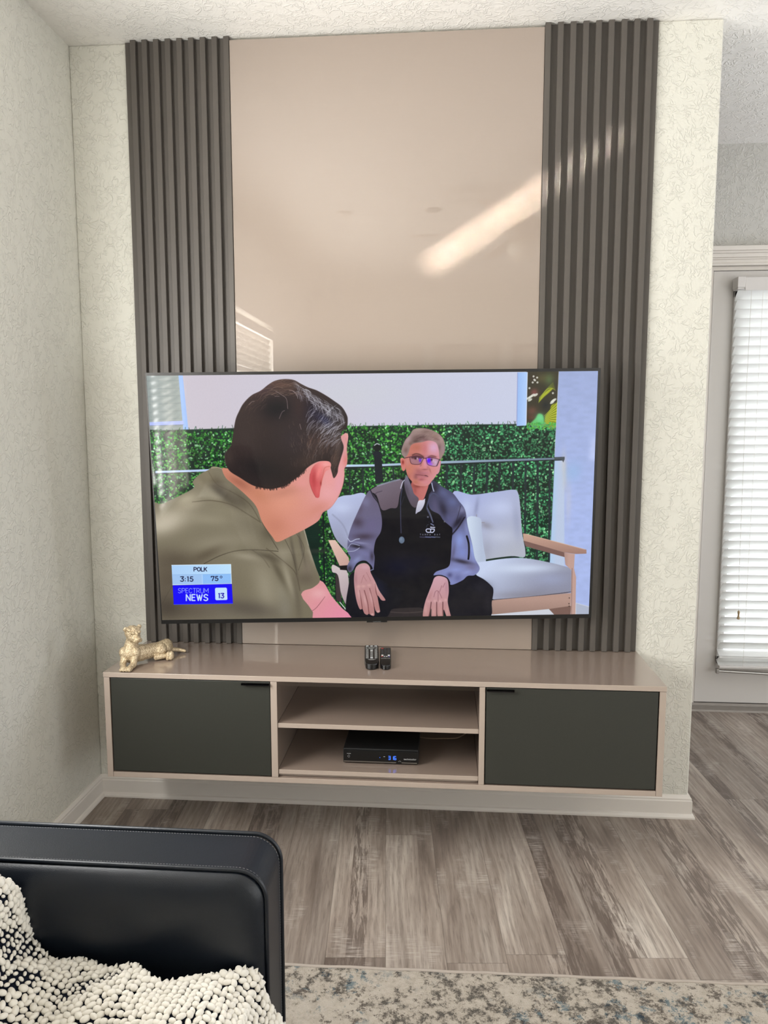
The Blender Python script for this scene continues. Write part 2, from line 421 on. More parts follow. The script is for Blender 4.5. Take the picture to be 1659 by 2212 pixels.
    def text(s, txt, x, y, h, w, col, gap=.28, wid=.62):
        """strokes of simple capitals; (x, y) is the lower left corner in sketch coordinates"""
        G = {'P': ['0,0 0,1 .6,1 1,.86 1,.6 .6,.45 0,.45'], 'O': ['.5,0 .1,.18 0,.5 .1,.82 .5,1 .9,.82 1,.5 .9,.18 .5,0'],
             'L': ['0,1 0,0 1,0'], 'K': ['0,0 0,1', '0,.38 1,1', '.35,.6 1,0'],
             '3': ['0,1 1,1 .45,.58 .85,.5 1,.28 .8,.04 .4,-.02 0,.1'], ':': ['.5,.08 .5,.1', '.5,.6 .5,.62'],
             '1': ['.2,.95 .6,1 .6,0'], '5': ['.9,1 .2,1 .1,.56 .6,.6 1,.42 .9,.1 .5,-.02 0,.1'],
             '7': ['0,.8 0,1 1,1 .4,0'], 'o': ['.3,.75 .1,.88 .3,1.02 .5,.88 .3,.75'],
             'S': ['.95,.88 .5,1.02 .08,.85 .15,.6 .85,.4 .95,.15 .5,-.02 .0,.12'],
             'E': ['.95,1 0,1 0,0 .95,0', '0,.52 .8,.52'], 'C': ['.98,.82 .5,1.02 .05,.75 .0,.5 .05,.25 .5,-.02 .98,.18'],
             'T': ['0,1 1,1', '.5,1 .5,0'], 'R': ['0,0 0,1 .6,1 .95,.85 .95,.6 .6,.4 0,.4', '.55,.4 1,0'],
             'U': ['0,1 0,.3 .2,0 .5,-.04 .8,0 1,.3 1,1'], 'M': ['0,0 0,1 .5,.3 1,1 1,0'],
             'N': ['0,0 0,1 1,0 1,1'], 'W': ['0,1 .27,0 .5,.9 .73,0 1,1'], 'A': ['0,0 .5,1 1,0', '.2,.35 .8,.35'],
             'B': ['0,0 0,1 .7,1 .85,.75 .7,.52 0,.52', '.7,.52 .95,.25 .7,0 0,0'], 'Y': ['0,1 .5,.5 1,1', '.5,.5 .5,0']}
        for ch in txt:
            if ch == ' ': x += h*wid; continue
            ww = h*wid*(1.35 if ch in 'MW' else .4 if ch == ':' else .6 if ch == '1' else .8 if ch in 'LE' else 1.15 if ch == 'O' else 1)
            for st in G[ch]:
                p = [tuple(float(v) for v in c.split(',')) for c in st.split()]
                s.line([(x+a*ww, y-b*h) for a, b in p], w, col, soft=.9, curve=ch in 'OCSU3')
            x += ww+h*gap
        return x
    def noise(s, sx, sy, seed, amp=1.):
        r = np.random.RandomState(seed); w, h = max(2, int(s.W/sx)+2), max(2, int(s.H/sy)+2)
        n = r.rand(h, w); yy, xx = np.mgrid[0:s.H, 0:s.W]
        fx, fy = xx/sx, yy/sy; ix, iy = fx.astype(int), fy.astype(int); tx, ty = fx-ix, fy-iy
        tx, ty = tx*tx*(3-2*tx), ty*ty*(3-2*ty)
        a = n[iy, ix]*(1-tx)+n[iy, ix+1]*tx; b = n[iy+1, ix]*(1-tx)+n[iy+1, ix+1]*tx
        return ((a*(1-ty)+b*ty)*2-1)*amp

def paint_picture(quad, W=1400, H=790):
    P = Picture(W, H, quad); R = random.Random(5)
    poly, line, blob, fr = P.poly, P.line, P.blob, P.fr
    # ---- far wall and the corner of the house
    poly([(300, 780), (1300, 780), (1300, 1360), (300, 1360)], ((420, 0), (206, 198, 209), (1100, 0), (199, 204, 226)), curve=False)
    blob((760, 850), (120, 40), (203, 205, 214), .7); blob((640, 900), (90, 30), (207, 196, 204), .6)
    fr(300, 780, 6.9125)
    poly([(60, 180), (600, 200), (690, 1040), (60, 1060)], (150, 160, 158), curve=False)
    for k in range(7): line([(60, 300+k*118), (660, 290+k*112)], 1.5, (122, 134, 132), .55, 3)
    poly([(592, 190), (655, 190), (745, 1050), (668, 1050)], ((600, 0), (150, 186, 250), (740, 0), (176, 204, 248)), curve=False)
    poly([(150, 912), (672, 890), (674, 945), (150, 962)], (172, 186, 245), curve=False)
    line([(150, 965), (672, 950)], 1.2, (104, 110, 150), .6)
    # ---- hedge of leaves
    fr(0, 0, 1)
    top = [(300, 926), (345, 930), (400, 928), (500, 925), (640, 925), (740, 921), (850, 919), (1000, 917), (1120, 916), (1210, 914)]
    hed = P.poly(top+[(1210, 1340), (300, 1340)], (16, 40, 30), curve=False, soft=3, mask=True)
    for x in range(310, 1205, 5):
        if R.random() < .6:
            yb = np.interp(x, [t[0] for t in top], [t[1] for t in top]); a = R.uniform(-.6, .6); L = R.uniform(4, 10)
            line([(x, yb+3), (x+a*L, yb-L+3)], 1.2, (R.randint(20, 60), R.randint(60, 110), R.randint(30, 60)), .8)
    def leaves(n, x0, x1, y0, y1, dark):
        for _ in range(n):
            x, y = R.uniform(x0, x1), R.uniform(y0, y1)
            if R.random() > dark and y > 1140 and x < 1130: continue
            t = R.random(); d = 1-.25*max(0, (y-1080)/260)
            if x > 960: c = (30+70*t, 96+100*t, 62+66*t)
            else: c = (28+88*t*t, 84+108*t, 30+56*t*t)
            if R.random() < .13: c = (120+60*t, 190+40*t, 130+50*t)
            blob((x, y), (R.uniform(1.6, 3.4), R.uniform(1.3, 2.4)), tuple(v*d for v in c), R.uniform(.55, 1), R.uniform(0, 180), hard=True)
    leaves(2300, 320, 520, 930, 1130, 1); leaves(5600, 700, 1206, 920, 1150, 1); leaves(900, 690, 770, 1110, 1330, 1); leaves(900, 1120, 1206, 1140, 1320, 1)
    n1 = P.noise(46, 40, 3)[..., None]*hed[..., None]
    P.img *= (1+.22*n1); 
    # ---- gap with palms between house and column
    fr(1080, 780, 6.504)
    poly([(372, 150), (830, 130), (780, 930), (372, 905)], (56, 52, 38), curve=False)
    for c, r, col, a in (((600, 240), (150, 60), (92, 86, 52), .7), ((690, 260), (60, 80), (86, 110, 70), .7), ((470, 240), (60, 60), (60, 48, 40), .8), ((450, 700), (70, 60), (120, 76, 66), .7), ((440, 790), (60, 40), (96, 60, 48), .8), ((640, 620), (60, 70), (30, 34, 34), .9), ((480, 440), (50, 50), (150, 80, 80), .7)):
        blob(c, r, col, a)
    for k in range(9):
        a = k/8; line([(540+10*a, 590-10*k), (620+8*k, 430-6*k), (745+4*k, 300+14*k)], .8, (128+5*k, 150+4*k, 48), .75)
    poly([(545, 575), (600, 470), (680, 400), (740, 385), (690, 440), (620, 500)], (168, 178, 44), soft=3)
    for x, y in ((400, 520), (430, 500), (460, 480), (500, 475), (420, 545), (740, 560), (760, 545), (730, 580)): blob((x, y), (34, 17), (222, 224, 212), .85, -30, hard=True)
    for x, y in ((520, 232), (490, 270), (458, 300), (524, 300), (412, 380), (742, 450), (470, 215), (480, 262)): blob((x, y), 15, (214, 214, 206), .85, hard=True)
    poly([(620, 880), (640, 770), (700, 680), (720, 620), (790, 585), (815, 560), (790, 920), (650, 925)], (150, 158, 26), soft=3)
    for k in range(16): line([(622+k*2, 760+k*11), (700, 700+k*12-18), (812, 560+k*22)], .9, (222, 226, 96) if k % 2 else (96, 112, 20), .8)
    poly([(430, 890), (500, 800), (540, 740), (600, 760), (620, 860), (600, 920)], (98, 190, 104), soft=5)
    blob((560, 800), (60, 60), (120, 214, 160), .7)
    for k in range(120): blob((R.uniform(375, 790), R.uniform(870, 960)), (R.uniform(9, 22), R.uniform(8, 15)), (R.randint(50, 120), R.randint(140, 200), R.randint(50, 110)), .85, R.uniform(0, 180), hard=True)
    # light strip at the wall's corner
    poly([(243, 160), (386, 155), (368, 905), (230, 912)], ((235, 0), (150, 184, 238), (380, 0), (176, 206, 250)), curve=False)
    line([(246, 165), (234, 905)], 1.6, (148, 156, 206), .9); line([(384, 160), (366, 890)], 1.2, (226, 232, 246), .9)
    # ---- column on the right
    poly([(830, 100), (1420, 100), (1300, 3600), (640, 3600), (728, 2200), (768, 1300)], ((900, 100), (158, 172, 214), (1250, 2200), (168, 184, 232)), curve=False)
    n2 = P.noise(18, 9, 8)[..., None]; x0 = int(P.T([(850, 200)])[0][0]); P.img[:, x0:] *= (1+.025*n2[:, x0:])
    poly([(768, 1390), (880, 1380), (900, 1420), (905, 3500), (650, 3500), (728, 2200)], ((780, 0), (168, 202, 236), (900, 0), (186, 200, 226)), curve=False, soft=4)
    blob((905, 1560), (36, 240), (206, 200, 196), .8, -4); blob((1010, 1560), (120, 150), (150, 184, 226), .6, 30); blob((960, 2000), (40, 300), (190, 194, 216), .6)
    line([(826, 120), (764, 1340)], 1.0, (205, 212, 232), .8); line([(764, 1390), (728, 2200), (700, 2800)], .8, (60, 74, 66), .6)
    # ---- railing
    fr(680, 880, 2.592)
    for x in (195, 270, 440, 740, 820, 893, 965, 1035, 1110, 1180, 1248, 1315):
        line([(x, 305), (x-6 if x > 700 else x, 900 if x > 1100 else 560)], 4.6 if x > 700 else 3.4, (30, 40, 46), .93)
    for x in (48, 112): line([(x, 600), (x+8, 1080)], 3.2, (14, 22, 24), .95)
    line([(170, 338), (470, 325), (720, 318), (1000, 303), (1390, 290)], 5, (22, 28, 32), .9)
    poly([(170, 320), (345, 318), (720, 300), (1390, 280), (1392, 290), (720, 314), (345, 330), (170, 333)], ((170, 0), (190, 214, 238), (1390, 0), (104, 120, 138)), curve=False)
    poly([(1340, 278), (1398, 276), (1398, 290), (1390, 308), (1382, 292), (1340, 292)], (74, 80, 88), curve=False)
    poly([(332, 262), (372, 262), (384, 420), (340, 430)], (18, 24, 34), curve=False)
    poly([(326, 270), (334, 248), (366, 248), (376, 270)], (20, 26, 36), soft=1)
    blob((350, 223), (21, 21), (12, 16, 20), 1, hard=True); line([(334, 212), (348, 203), (362, 208)], 2.2, (196, 200, 210), .9)
    fr(300, 780, 6.9125)
    poly([(250, 1640), (1060, 1612), (1060, 1645), (250, 1672)], (188, 206, 242), curve=False)
    line([(300, 1680), (1040, 1655)], 2, (64, 56, 60), .8); line([(730, 1680), (735, 1860)], 4, (52, 52, 52), .8)
    # ---- bench
    fr(680, 880, 2.592)
    poly([(985, 1155), (1340, 1060), (1560, 1120), (1560, 1300), (960, 1300)], (204, 208, 218), curve=False)
    poly([(1462, 1096), (1540, 1118), (1540, 1180), (1462, 1180)], (172, 180, 200), curve=False)
    poly([(70, 590), (85, 540), (140, 500), (200, 490), (290, 494), (300, 700), (240, 830), (170, 790), (110, 720)], ((90, 500), (186, 196, 232), (200, 800), (140, 142, 166)))
    blob((150, 560), (60, 34), (196, 206, 236), .7); blob((200, 700), (40, 60), (176, 184, 216), .6); line([(100, 600), (160, 660), (200, 760)], 3, (132, 136, 160), .5, 3)
    rc = poly([(770, 480), (880, 488), (1000, 474), (1110, 460), (1138, 480), (1150, 560), (1160, 700), (1178, 800), (1170, 838), (1100, 832), (960, 850), (930, 860), (820, 700)], ((860, 480), (168, 178, 222), (1120, 800), (176, 180, 194)), mask=True)
    for c, r, col, a, ro in (((1040, 560), (80, 50), (196, 206, 238), .7, 0), ((905, 560), (12, 60), (136, 142, 178), .7, 8), ((1040, 720), (80, 40), (192, 198, 218), .7, 0), ((960, 660), (36, 20), (140, 138, 150), .7, 20), ((1130, 640), (22, 110), (150, 156, 186), .6, -6), ((960, 800), (30, 60), (150, 152, 170), .5, 0), ((850, 560), (30, 50), (196, 208, 240), .6, 0)):
        blob(c, r, col, a, ro, clip=rc)
    line([(905, 600), (912, 640), (950, 645)], 1.4, (140, 132, 134), .8); line([(870, 478), (900, 484), (940, 474)], 1.2, (70, 78, 76), .8)
    poly([(850, 625), (925, 620), (934, 680), (945, 780), (956, 870), (900, 880), (870, 800)], ((860, 0), (208, 222, 240), (950, 0), (178, 190, 214)))
    sc = poly([(880, 890), (960, 860), (1160, 842), (1380, 884), (1440, 920), (1440, 1030), (1200, 1062), (1010, 1078), (960, 1010)], ((1000, 860), (196, 208, 236), (1200, 1070), (140, 142, 162)), mask=True, soft=1.6)
    blob((1180, 900), (190, 28), (206, 218, 240), .8, clip=sc); blob((1320, 960), (100, 40), (160, 168, 200), .6, clip=sc); blob((1180, 1050), (200, 26), (132, 130, 142), .6, clip=sc)
    line([(1000, 1076), (1200, 1060), (1438, 1032)], 1.8, (70, 62, 70), .9)
    poly([(978, 1080), (1435, 1038), (1430, 1140), (1310, 1128), (975, 1160)], ((0, 1060), (178, 146, 134), (0, 1150), (150, 122, 112)), curve=False)
    poly([(1310, 1128), (1435, 1110), (1430, 1165), (1345, 1165)], (120, 92, 84), curve=False)
    poly([(1165, 704), (1200, 712), (1520, 796), (1520, 818), (1462, 820), (1400, 812), (1168, 748)], ((0, 700), (196, 158, 140), (0, 820), (150, 116, 106)), curve=False)
    poly([(1168, 745), (1400, 812), (1400, 838), (1180, 778)], (120, 90, 84), curve=False); line([(1180, 708), (1510, 794)], 1.3, (214, 180, 160), .9)
    poly([(1395, 812), (1455, 820), (1450, 900), (1462, 950), (1458, 1165), (1432, 1165), (1436, 910), (1402, 880)], ((1395, 0), (152, 120, 112), (1460, 0), (190, 156, 146)), curve=False)
    line([(1440, 900), (1436, 1160)], 1, (108, 84, 80), .9)
    for x, y in ((1424, 1066), (1422, 1098), (1423, 1112)): blob((x, y), 4, (60, 46, 44), .9, hard=True)
    poly([(115, 930), (140, 930), (150, 1090), (120, 1080)], (60, 50, 52), curve=False)
    poly([(100, 880), (150, 905), (185, 930), (195, 1120), (150, 1050), (130, 940), (98, 920)], ((100, 900), (206, 192, 194), (190, 1100), (168, 150, 156)))
    poly([(75, 742), (115, 742), (190, 840), (196, 885), (140, 888)], ((80, 742), (226, 192, 178), (190, 880), (196, 158, 148)), curve=False); poly([(138, 886), (196, 882), (190, 912), (142, 908)], (16, 12, 16), curve=False)
    # ---- man in the dark jacket: trousers, jacket, arms
    fr(700, 1140, 4.3658)
    line([(150, 700), (215, 780)], 2, (226, 226, 232), .9)
    poly([(560, 800), (680, 740), (940, 745), (1000, 840), (560, 850)], (44, 38, 40), soft=3); line([(600, 790), (760, 800), (930, 790)], 2, (78, 68, 66), .8)
    poly([(400, 380), (1200, 380), (1150, 700), (960, 770), (900, 750), (660, 760), (560, 780)], (5, 5, 16), soft=2)
    poly([(235, 520), (260, 430), (420, 380), (700, 420), (720, 700), (640, 760), (560, 850), (225, 850)], (6, 8, 20), soft=2)
    poly([(1000, 560), (1180, 560), (1360, 440), (1480, 470), (1570, 540), (1596, 590), (1580, 700), (1545, 850), (1180, 850), (1100, 700)], (12, 12, 24), soft=1.5)
    blob((1480, 560), (90, 60), (34, 34, 46), .6); blob((1540, 700), (30, 100), (34, 32, 42), .5); blob((520, 560), (60, 120), (22, 26, 52), .6, -25); blob((330, 650), (60, 100), (18, 20, 40), .5)
    fr(740, 1020, 5.184)
    J = poly([(700, 60), (560, 100), (400, 140), (300, 200), (270, 250), (300, 700), (340, 1100), (500, 1244), (560, 1290), (1180, 1290), (1240, 1000), (1330, 700), (1320, 380), (1230, 240), (1120, 170), (1010, 100)], (4, 4, 14), mask=True)
    blob((640, 1050), (260, 140), (8, 10, 36), .8, clip=J); blob((900, 1000), (200, 80), (10, 10, 30), .6, clip=J)
    # shoulders / sleeves
    poly([(640, 80), (560, 105), (430, 135), (340, 180), (310, 215), (380, 260), (440, 420), (540, 402), (612, 390), (640, 250), (680, 110)], ((420, 140), (116, 104, 118), (560, 400), (94, 80, 92)))
    line([(390, 150), (520, 110), (640, 78)], 3, (170, 176, 200), .7, 2)
    sl = poly([(310, 205), (270, 240), (200, 380), (110, 580), (70, 700), (56, 800), (60, 900), (90, 960), (50, 1060), (80, 1120), (130, 1080), (180, 1010), (260, 990), (320, 1050), (345, 1090), (360, 960), (350, 880), (372, 760), (430, 660), (440, 520), (400, 340), (350, 260)], ((300, 220), (98, 90, 116), (150, 1000), (108, 108, 146)), mask=True)
    for c, r, col, a, ro in (((250, 330), (60, 60), (120, 118, 152), .8, 0), ((170, 560), (70, 60), (70, 58, 74), .8, 30), ((330, 600), (70, 90), (104, 96, 132), .7, 20), ((240, 720), (120, 40), (62, 50, 66), .8, 0), ((160, 830), (80, 22), (32, 28, 38), .9, 10), ((200, 790), (90, 12), (140, 142, 178), .8, 8), ((250, 910), (90, 30), (116, 116, 158), .8, 20), ((160, 980), (60, 30), (142, 150, 194), .7, -40), ((330, 940), (26, 60), (54, 46, 62), .8, 0), ((300, 830), (60, 26), (120, 116, 150), .6, 30), ((80, 1080), (30, 40), (40, 36, 48), .8, 0), ((200, 420), (30, 70), (86, 76, 98), .6, 20)):
        blob(c, r, col, a, ro, clip=sl)
    line([(60, 740), (90, 775), (150, 750), (190, 745)], 1.6, (196, 204, 228), .9); line([(62, 850), (100, 800), (190, 820)], 1.4, (176, 184, 214), .8); line([(60, 885), (130, 880), (190, 845)], 1.4, (186, 194, 222), .8)
    line([(315, 205), (345, 270), (400, 345), (430, 440)], 2.2, (20, 16, 28), .9); line([(360, 260), (380, 230), (440, 210)], 2, (60, 50, 66), .6)
    line([(130, 1085), (170, 1020), (240, 995), (310, 1040), (335, 1090)], 3, (10, 8, 16), .95); line([(310, 1100), (345, 1085)], 2.5, (130, 138, 170), .8)
    sr = poly([(1010, 90), (1130, 170), (1230, 230), (1300, 320), (1370, 420), (1400, 600), (1450, 800), (1480, 960), (1535, 1075), (1480, 1150), (1400, 1160), (1340, 1210), (1215, 1260), (1180, 1190), (1100, 1155), (1020, 1160), (1050, 1110), (1180, 1060), (1210, 960), (1220, 780), (1230, 640), (1200, 600), (1130, 540), (1080, 470), (990, 420), (960, 330), (980, 150)], ((1050, 200), (60, 58, 84), (1350, 1000), (124, 130, 180)), mask=True)
    for c, r, col, a, ro in (((1130, 230), (90, 60), (90, 96, 138), .8, 35), ((1030, 180), (40, 60), (30, 26, 40), .8, 0), ((1230, 330), (70, 60), (96, 104, 150), .8, 40), ((1040, 380), (36, 100), (84, 80, 112), .8, -10), ((1130, 420), (40, 100), (28, 24, 44), .8, -20), ((1190, 520), (30, 60), (86, 88, 130), .8, -20), ((1340, 420), (40, 40), (128, 130, 166), .8, 0), ((1290, 560), (36, 110), (24, 20, 34), .9, 38), ((1310, 760), (70, 110), (140, 158, 222), .8, 0), ((1340, 900), (60, 60), (126, 140, 204), .7, 0), ((1450, 860), (22, 120), (150, 168, 226), .8, -10), ((1240, 900), (20, 100), (90, 88, 120), .7, 10), ((1340, 1000), (130, 26), (44, 38, 50), .85, 14), ((1440, 1060), (60, 36), (112, 108, 144), .8, 20), ((1160, 1110), (60, 26), (128, 138, 190), .8, -20), ((1270, 1090), (80, 30), (140, 152, 210), .7, 0), ((1200, 1150), (30, 30), (66, 66, 108), .7, 0), ((1290, 1180), (40, 40), (96, 100, 150), .7, 0), ((1390, 1120), (60, 26), (144, 154, 208), .7, -10), ((1230, 1230), (30, 26), (128, 138, 190), .8, 0), ((1390, 640), (26, 110), (134, 144, 196), .7, -8)):
        blob(c, r, col, a, ro, clip=sr)
    line([(1390, 715), (1412, 800), (1414, 900), (1408, 970)], 4, (10, 8, 16), .97); line([(1318, 378), (1310, 420), (1270, 560)], 1.6, (40, 34, 50), .7); line([(1365, 505), (1290, 620), (1222, 700)], 3, (16, 12, 22), .85, 2)
    line([(1020, 1160), (1100, 1155), (1170, 1185), (1200, 1240)], 2.6, (10, 8, 16), .95)
    # collar, shirt and neck
    fr(860, 915, 14.7455)
    poly([(440, 1850), (500, 2300), (700, 2500), (800, 2420), (860, 2300), (980, 1950), (1000, 1800)], ((450, 2000), (176, 92, 88), (950, 2100), (196, 116, 112)))
    blob((620, 1980), (160, 70), (120, 54, 48), .8); blob((720, 2150), (60, 150), (190, 110, 106), .7); blob((540, 2120), (50, 110), (150, 76, 72), .7)
    fr(740, 1020, 5.184)
    poly([(850, 320), (900, 310), (925, 295), (915, 360), (880, 425), (840, 450), (818, 465), (825, 400)], ((840, 320), (214, 212, 226), (880, 440), (176, 176, 196)), soft=1)
    poly([(700, 60), (722, 40), (745, 90), (780, 180), (800, 240), (850, 290), (840, 340), (820, 395), (770, 370), (720, 260), (690, 130)], ((700, 80), (112, 106, 128), (800, 380), (84, 72, 84)), soft=1.2); blob((720, 200), (22, 80), (70, 62, 76), .7, -15)
    line([(650, 180), (668, 120), (690, 88)], 1.8, (206, 212, 232), .9); line([(668, 180), (650, 300), (650, 480), (655, 680)], 2.0, (60, 62, 88), .95); line([(690, 270), (650, 380)], 2, (40, 40, 62), .6)
    poly([(970, 120), (1000, 130), (1000, 200), (960, 260), (940, 340), (925, 330), (925, 300), (950, 220)], (14, 10, 22), soft=1)
    line([(998, 120), (1008, 170), (1022, 212)], 2, (186, 196, 224), .95); line([(1075, 270), (1030, 238), (990, 250), (960, 320), (945, 400), (975, 470), (1010, 560)], 2.8, (70, 74, 102), .95); line([(950, 400), (985, 470), (1012, 555)], 1.0, (140, 146, 172), .8)
    blob((662, 758), (30, 38), (94, 110, 132), 1, hard=True); blob((654, 748), (16, 20), (126, 142, 160), .7)
    # ---- badge on the jacket
    fr(900, 1120, 27.65)
    wt = (206, 210, 236)
    line([(780, 620), (620, 620), (560, 700), (600, 790), (680, 820), (770, 820)], 2.2, wt, curve=True)
    line([(840, 620), (1050, 625), (1050, 730), (960, 825), (830, 820), (835, 640)], 2.2, wt, curve=False)
    line([(830, 520), (1080, 525)], 2, wt); line([(850, 470), (835, 525)], 1.4, wt, .8); line([(850, 310), (1010, 400)], 2.2, (128, 134, 168)); line([(590, 520), (620, 390), (700, 345)], 1.3, (60, 70, 84), .9); blob((735, 205), 24, (76, 72, 96), .9)
    for k, ch in enumerate('TAMPA BAY'):
        if ch != ' ': P.text(ch, 205+k*143, 985, 70, .9, (126, 126, 142))
    for x0, x1, c in ((200, 460, (70, 68, 96)), (520, 830, (112, 118, 160)), (880, 1100, (112, 120, 164)), (1130, 1380, (92, 96, 112))): line([(x0, 1095), (x1, 1110)], 2.3, c, .9, 1.2, curve=False)
    fr(740, 1020, 5.184); blob((955, 500), 9, (170, 172, 196), .9); blob((1140, 553), 8, (150, 150, 150), .8)
    # ---- hands
    fr(700, 1140, 4.3658); sk = ((300, 340), (196, 150, 156), (450, 800), (176, 124, 122))
    h1 = poly([(290, 400), (310, 360), (350, 336), (400, 336), (432, 370), (440, 420), (480, 500), (520, 590), (575, 670), (570, 686), (540, 680), (505, 640), (525, 760), (528, 790), (505, 800), (485, 780), (472, 740), (476, 820), (455, 828), (432, 815), (422, 810), (405, 820), (380, 805), (362, 765), (345, 770), (328, 750), (305, 680), (288, 580), (282, 480)], sk, mask=True)
    for pts in ([(335, 590), (350, 680), (362, 765)], [(380, 590), (410, 700), (425, 812)], [(430, 570), (460, 680), (476, 770)], [(482, 530), (490, 600), (505, 650)]): line(pts, 1.8, (110, 60, 62), .85, 1.2, clip=h1)
    for c, r, a, ro in (((330, 620), (16, 60), .6, -5), ((385, 680), (14, 70), .6, -12), ((445, 660), (14, 70), .6, -12), ((500, 560), (18, 70), .6, -25)): blob(c, r, (214, 170, 170), a, ro, clip=h1)
    for c in ((325, 552), (372, 550), (425, 540)): blob(c, (20, 15), (212, 166, 162), .7, clip=h1)
    for pts in ([(350, 520), (368, 460), (380, 445)], [(400, 500), (370, 450)], [(440, 500), (400, 420)]): line(pts, 1.1, (150, 98, 102), .6, 1.5, clip=h1)
    blob((300, 480), (14, 60), (160, 112, 120), .6, clip=h1); blob((390, 370), (40, 22), (206, 162, 176), .6, clip=h1); blob((510, 788), (10, 10), (222, 186, 182), .8); blob((455, 814), (12, 10), (214, 176, 172), .8)
    h2 = poly([(1020, 520), (1040, 470), (1080, 452), (1140, 466), (1168, 500), (1176, 600), (1166, 690), (1180, 770), (1196, 845), (1160, 845), (1128, 770), (1122, 845), (1076, 850), (1062, 780), (1060, 850), (1015, 850), (1010, 760), (985, 845), (935, 845), (935, 780), (955, 690), (985, 610)], ((1040, 460), (204, 160, 172), (1060, 840), (182, 132, 130)), mask=True)
    for pts in ([(1010, 700), (1000, 780), (985, 845)], [(1062, 700), (1062, 850)], [(1120, 700), (1120, 780), (1126, 850)]): line(pts, 2, (84, 44, 48), .85, 1.4, clip=h2)
    for pts in ([(1035, 650), (1050, 600), (1078, 598), (1110, 660)], [(1075, 600), (1075, 690)], [(1120, 560), (1140, 520)], [(1090, 600), (1110, 545)]): line(pts, 1.3, (132, 84, 96), .75, 1.5, clip=h2)
    for c in ((985, 690), (1045, 690), (1095, 690), (1145, 680)): blob(c, (16, 16), (216, 170, 170), .7, clip=h2)
    for c in ((960, 770), (1035, 790), (1098, 790), (1160, 780)): blob(c, (14, 50), (206, 158, 154), .6, clip=h2)
    blob((1155, 560), (16, 70), (174, 128, 142), .6, clip=h2); blob((1000, 640), (18, 60), (178, 126, 130), .6, 20, clip=h2)
    # ---- his head
    fr(860, 915, 14.7455)
    poly([(70, 1140), (110, 1090), (180, 1110), (220, 1200), (230, 1440), (170, 1510), (120, 1460), (85, 1290)], (206, 120, 112), soft=1); blob((150, 1230), (40, 70), (130, 40, 34), .9); line([(80, 1150), (120, 1110), (180, 1130)], .7, (230, 170, 160), .9); blob((170, 1420), (30, 30), (190, 130, 130), .6)
    poly([(1300, 1220), (1360, 1180), (1350, 1350), (1310, 1530), (1240, 1610), (1220, 1500)], (204, 142, 152), soft=1.2)
    hd = poly([(200, 1000), (240, 700), (430, 500), (800, 420), (1180, 500), (1310, 800), (1320, 1180), (1290, 1420), (1200, 1660), (1080, 1820), (960, 1960), (760, 1990), (540, 1950), (420, 1820), (310, 1680), (250, 1480), (205, 1250)], ((350, 0), (196, 118, 104), (1250, 0), (210, 142, 150)), soft=1.4, mask=True)
    for c, r, col, a, ro in (((1130, 760), (190, 200), (212, 168, 200), .85, 0), ((600, 760), (200, 140), (176, 100, 80), .7, 0), ((840, 800), (90, 200), (192, 110, 116), .7, 0), ((640, 1040), (200, 60), (110, 56, 60), .85, 8), ((1080, 1060), (130, 46), (120, 66, 72), .8, 0), ((380, 1450), (110, 200), (198, 122, 100), .7, 0), ((330, 1700), (60, 90), (160, 88, 84), .6, 0), ((1120, 1500), (110, 160), (208, 138, 134), .7, 0), ((860, 1240), (60, 150), (218, 150, 170), .8, 0), ((700, 1380), (36, 36), (226, 150, 156), .8, 0), ((850, 1460), (110, 24), (140, 76, 84), .8, 0), ((640, 1500), (110, 60), (160, 88, 92), .6, 20), ((720, 1600), (230, 110), (154, 90, 100), .75, 0), ((860, 1560), (110, 40), (186, 118, 134), .6, 0), ((560, 1700), (70, 90), (134, 76, 80), .7, 0), ((740, 1780), (110, 44), (150, 72, 88), .7, 0), ((880, 1860), (130, 60), (206, 130, 140), .7, 0), ((560, 1840), (80, 60), (184, 116, 96), .7, 0), ((1010, 1480), (26, 90), (160, 92, 84), .6, -20), ((300, 1200), (60, 130), (200, 136, 134), .7, 0), ((560, 1880), (140, 60), (176, 98, 84), .5, 20), ((720, 1320), (30, 80), (150, 84, 90), .6, 20), ((940, 1400), (30, 40), (176, 104, 108), .6, 0)):
        blob(c, r, col, a, ro, clip=hd)
    line([(560, 1625), (680, 1632), (780, 1650), (900, 1655)], 1.5, (110, 52, 64), .7, 2); line([(855, 1655), (900, 1662), (945, 1682)], 1.4, (60, 22, 32), .85, 1.6); line([(620, 1690), (760, 1710), (930, 1700)], 1.8, (176, 102, 118), .8, 1.6)
    # hair
    hr = poly([(180, 1060), (120, 980), (100, 860), (160, 660), (240, 500), (370, 360), (470, 200), (620, 150), (860, 150), (1080, 210), (1300, 330), (1440, 500), (1490, 720), (1480, 900), (1400, 1060), (1350, 1150), (1310, 1060), (1290, 820), (1230, 640), (1120, 560), (940, 540), (760, 590), (540, 620), (420, 680), (380, 760), (340, 900), (290, 1010), (210, 1080)], ((250, 0), (150, 126, 122), (1400, 0), (154, 126, 122)), soft=2.2, mask=True)
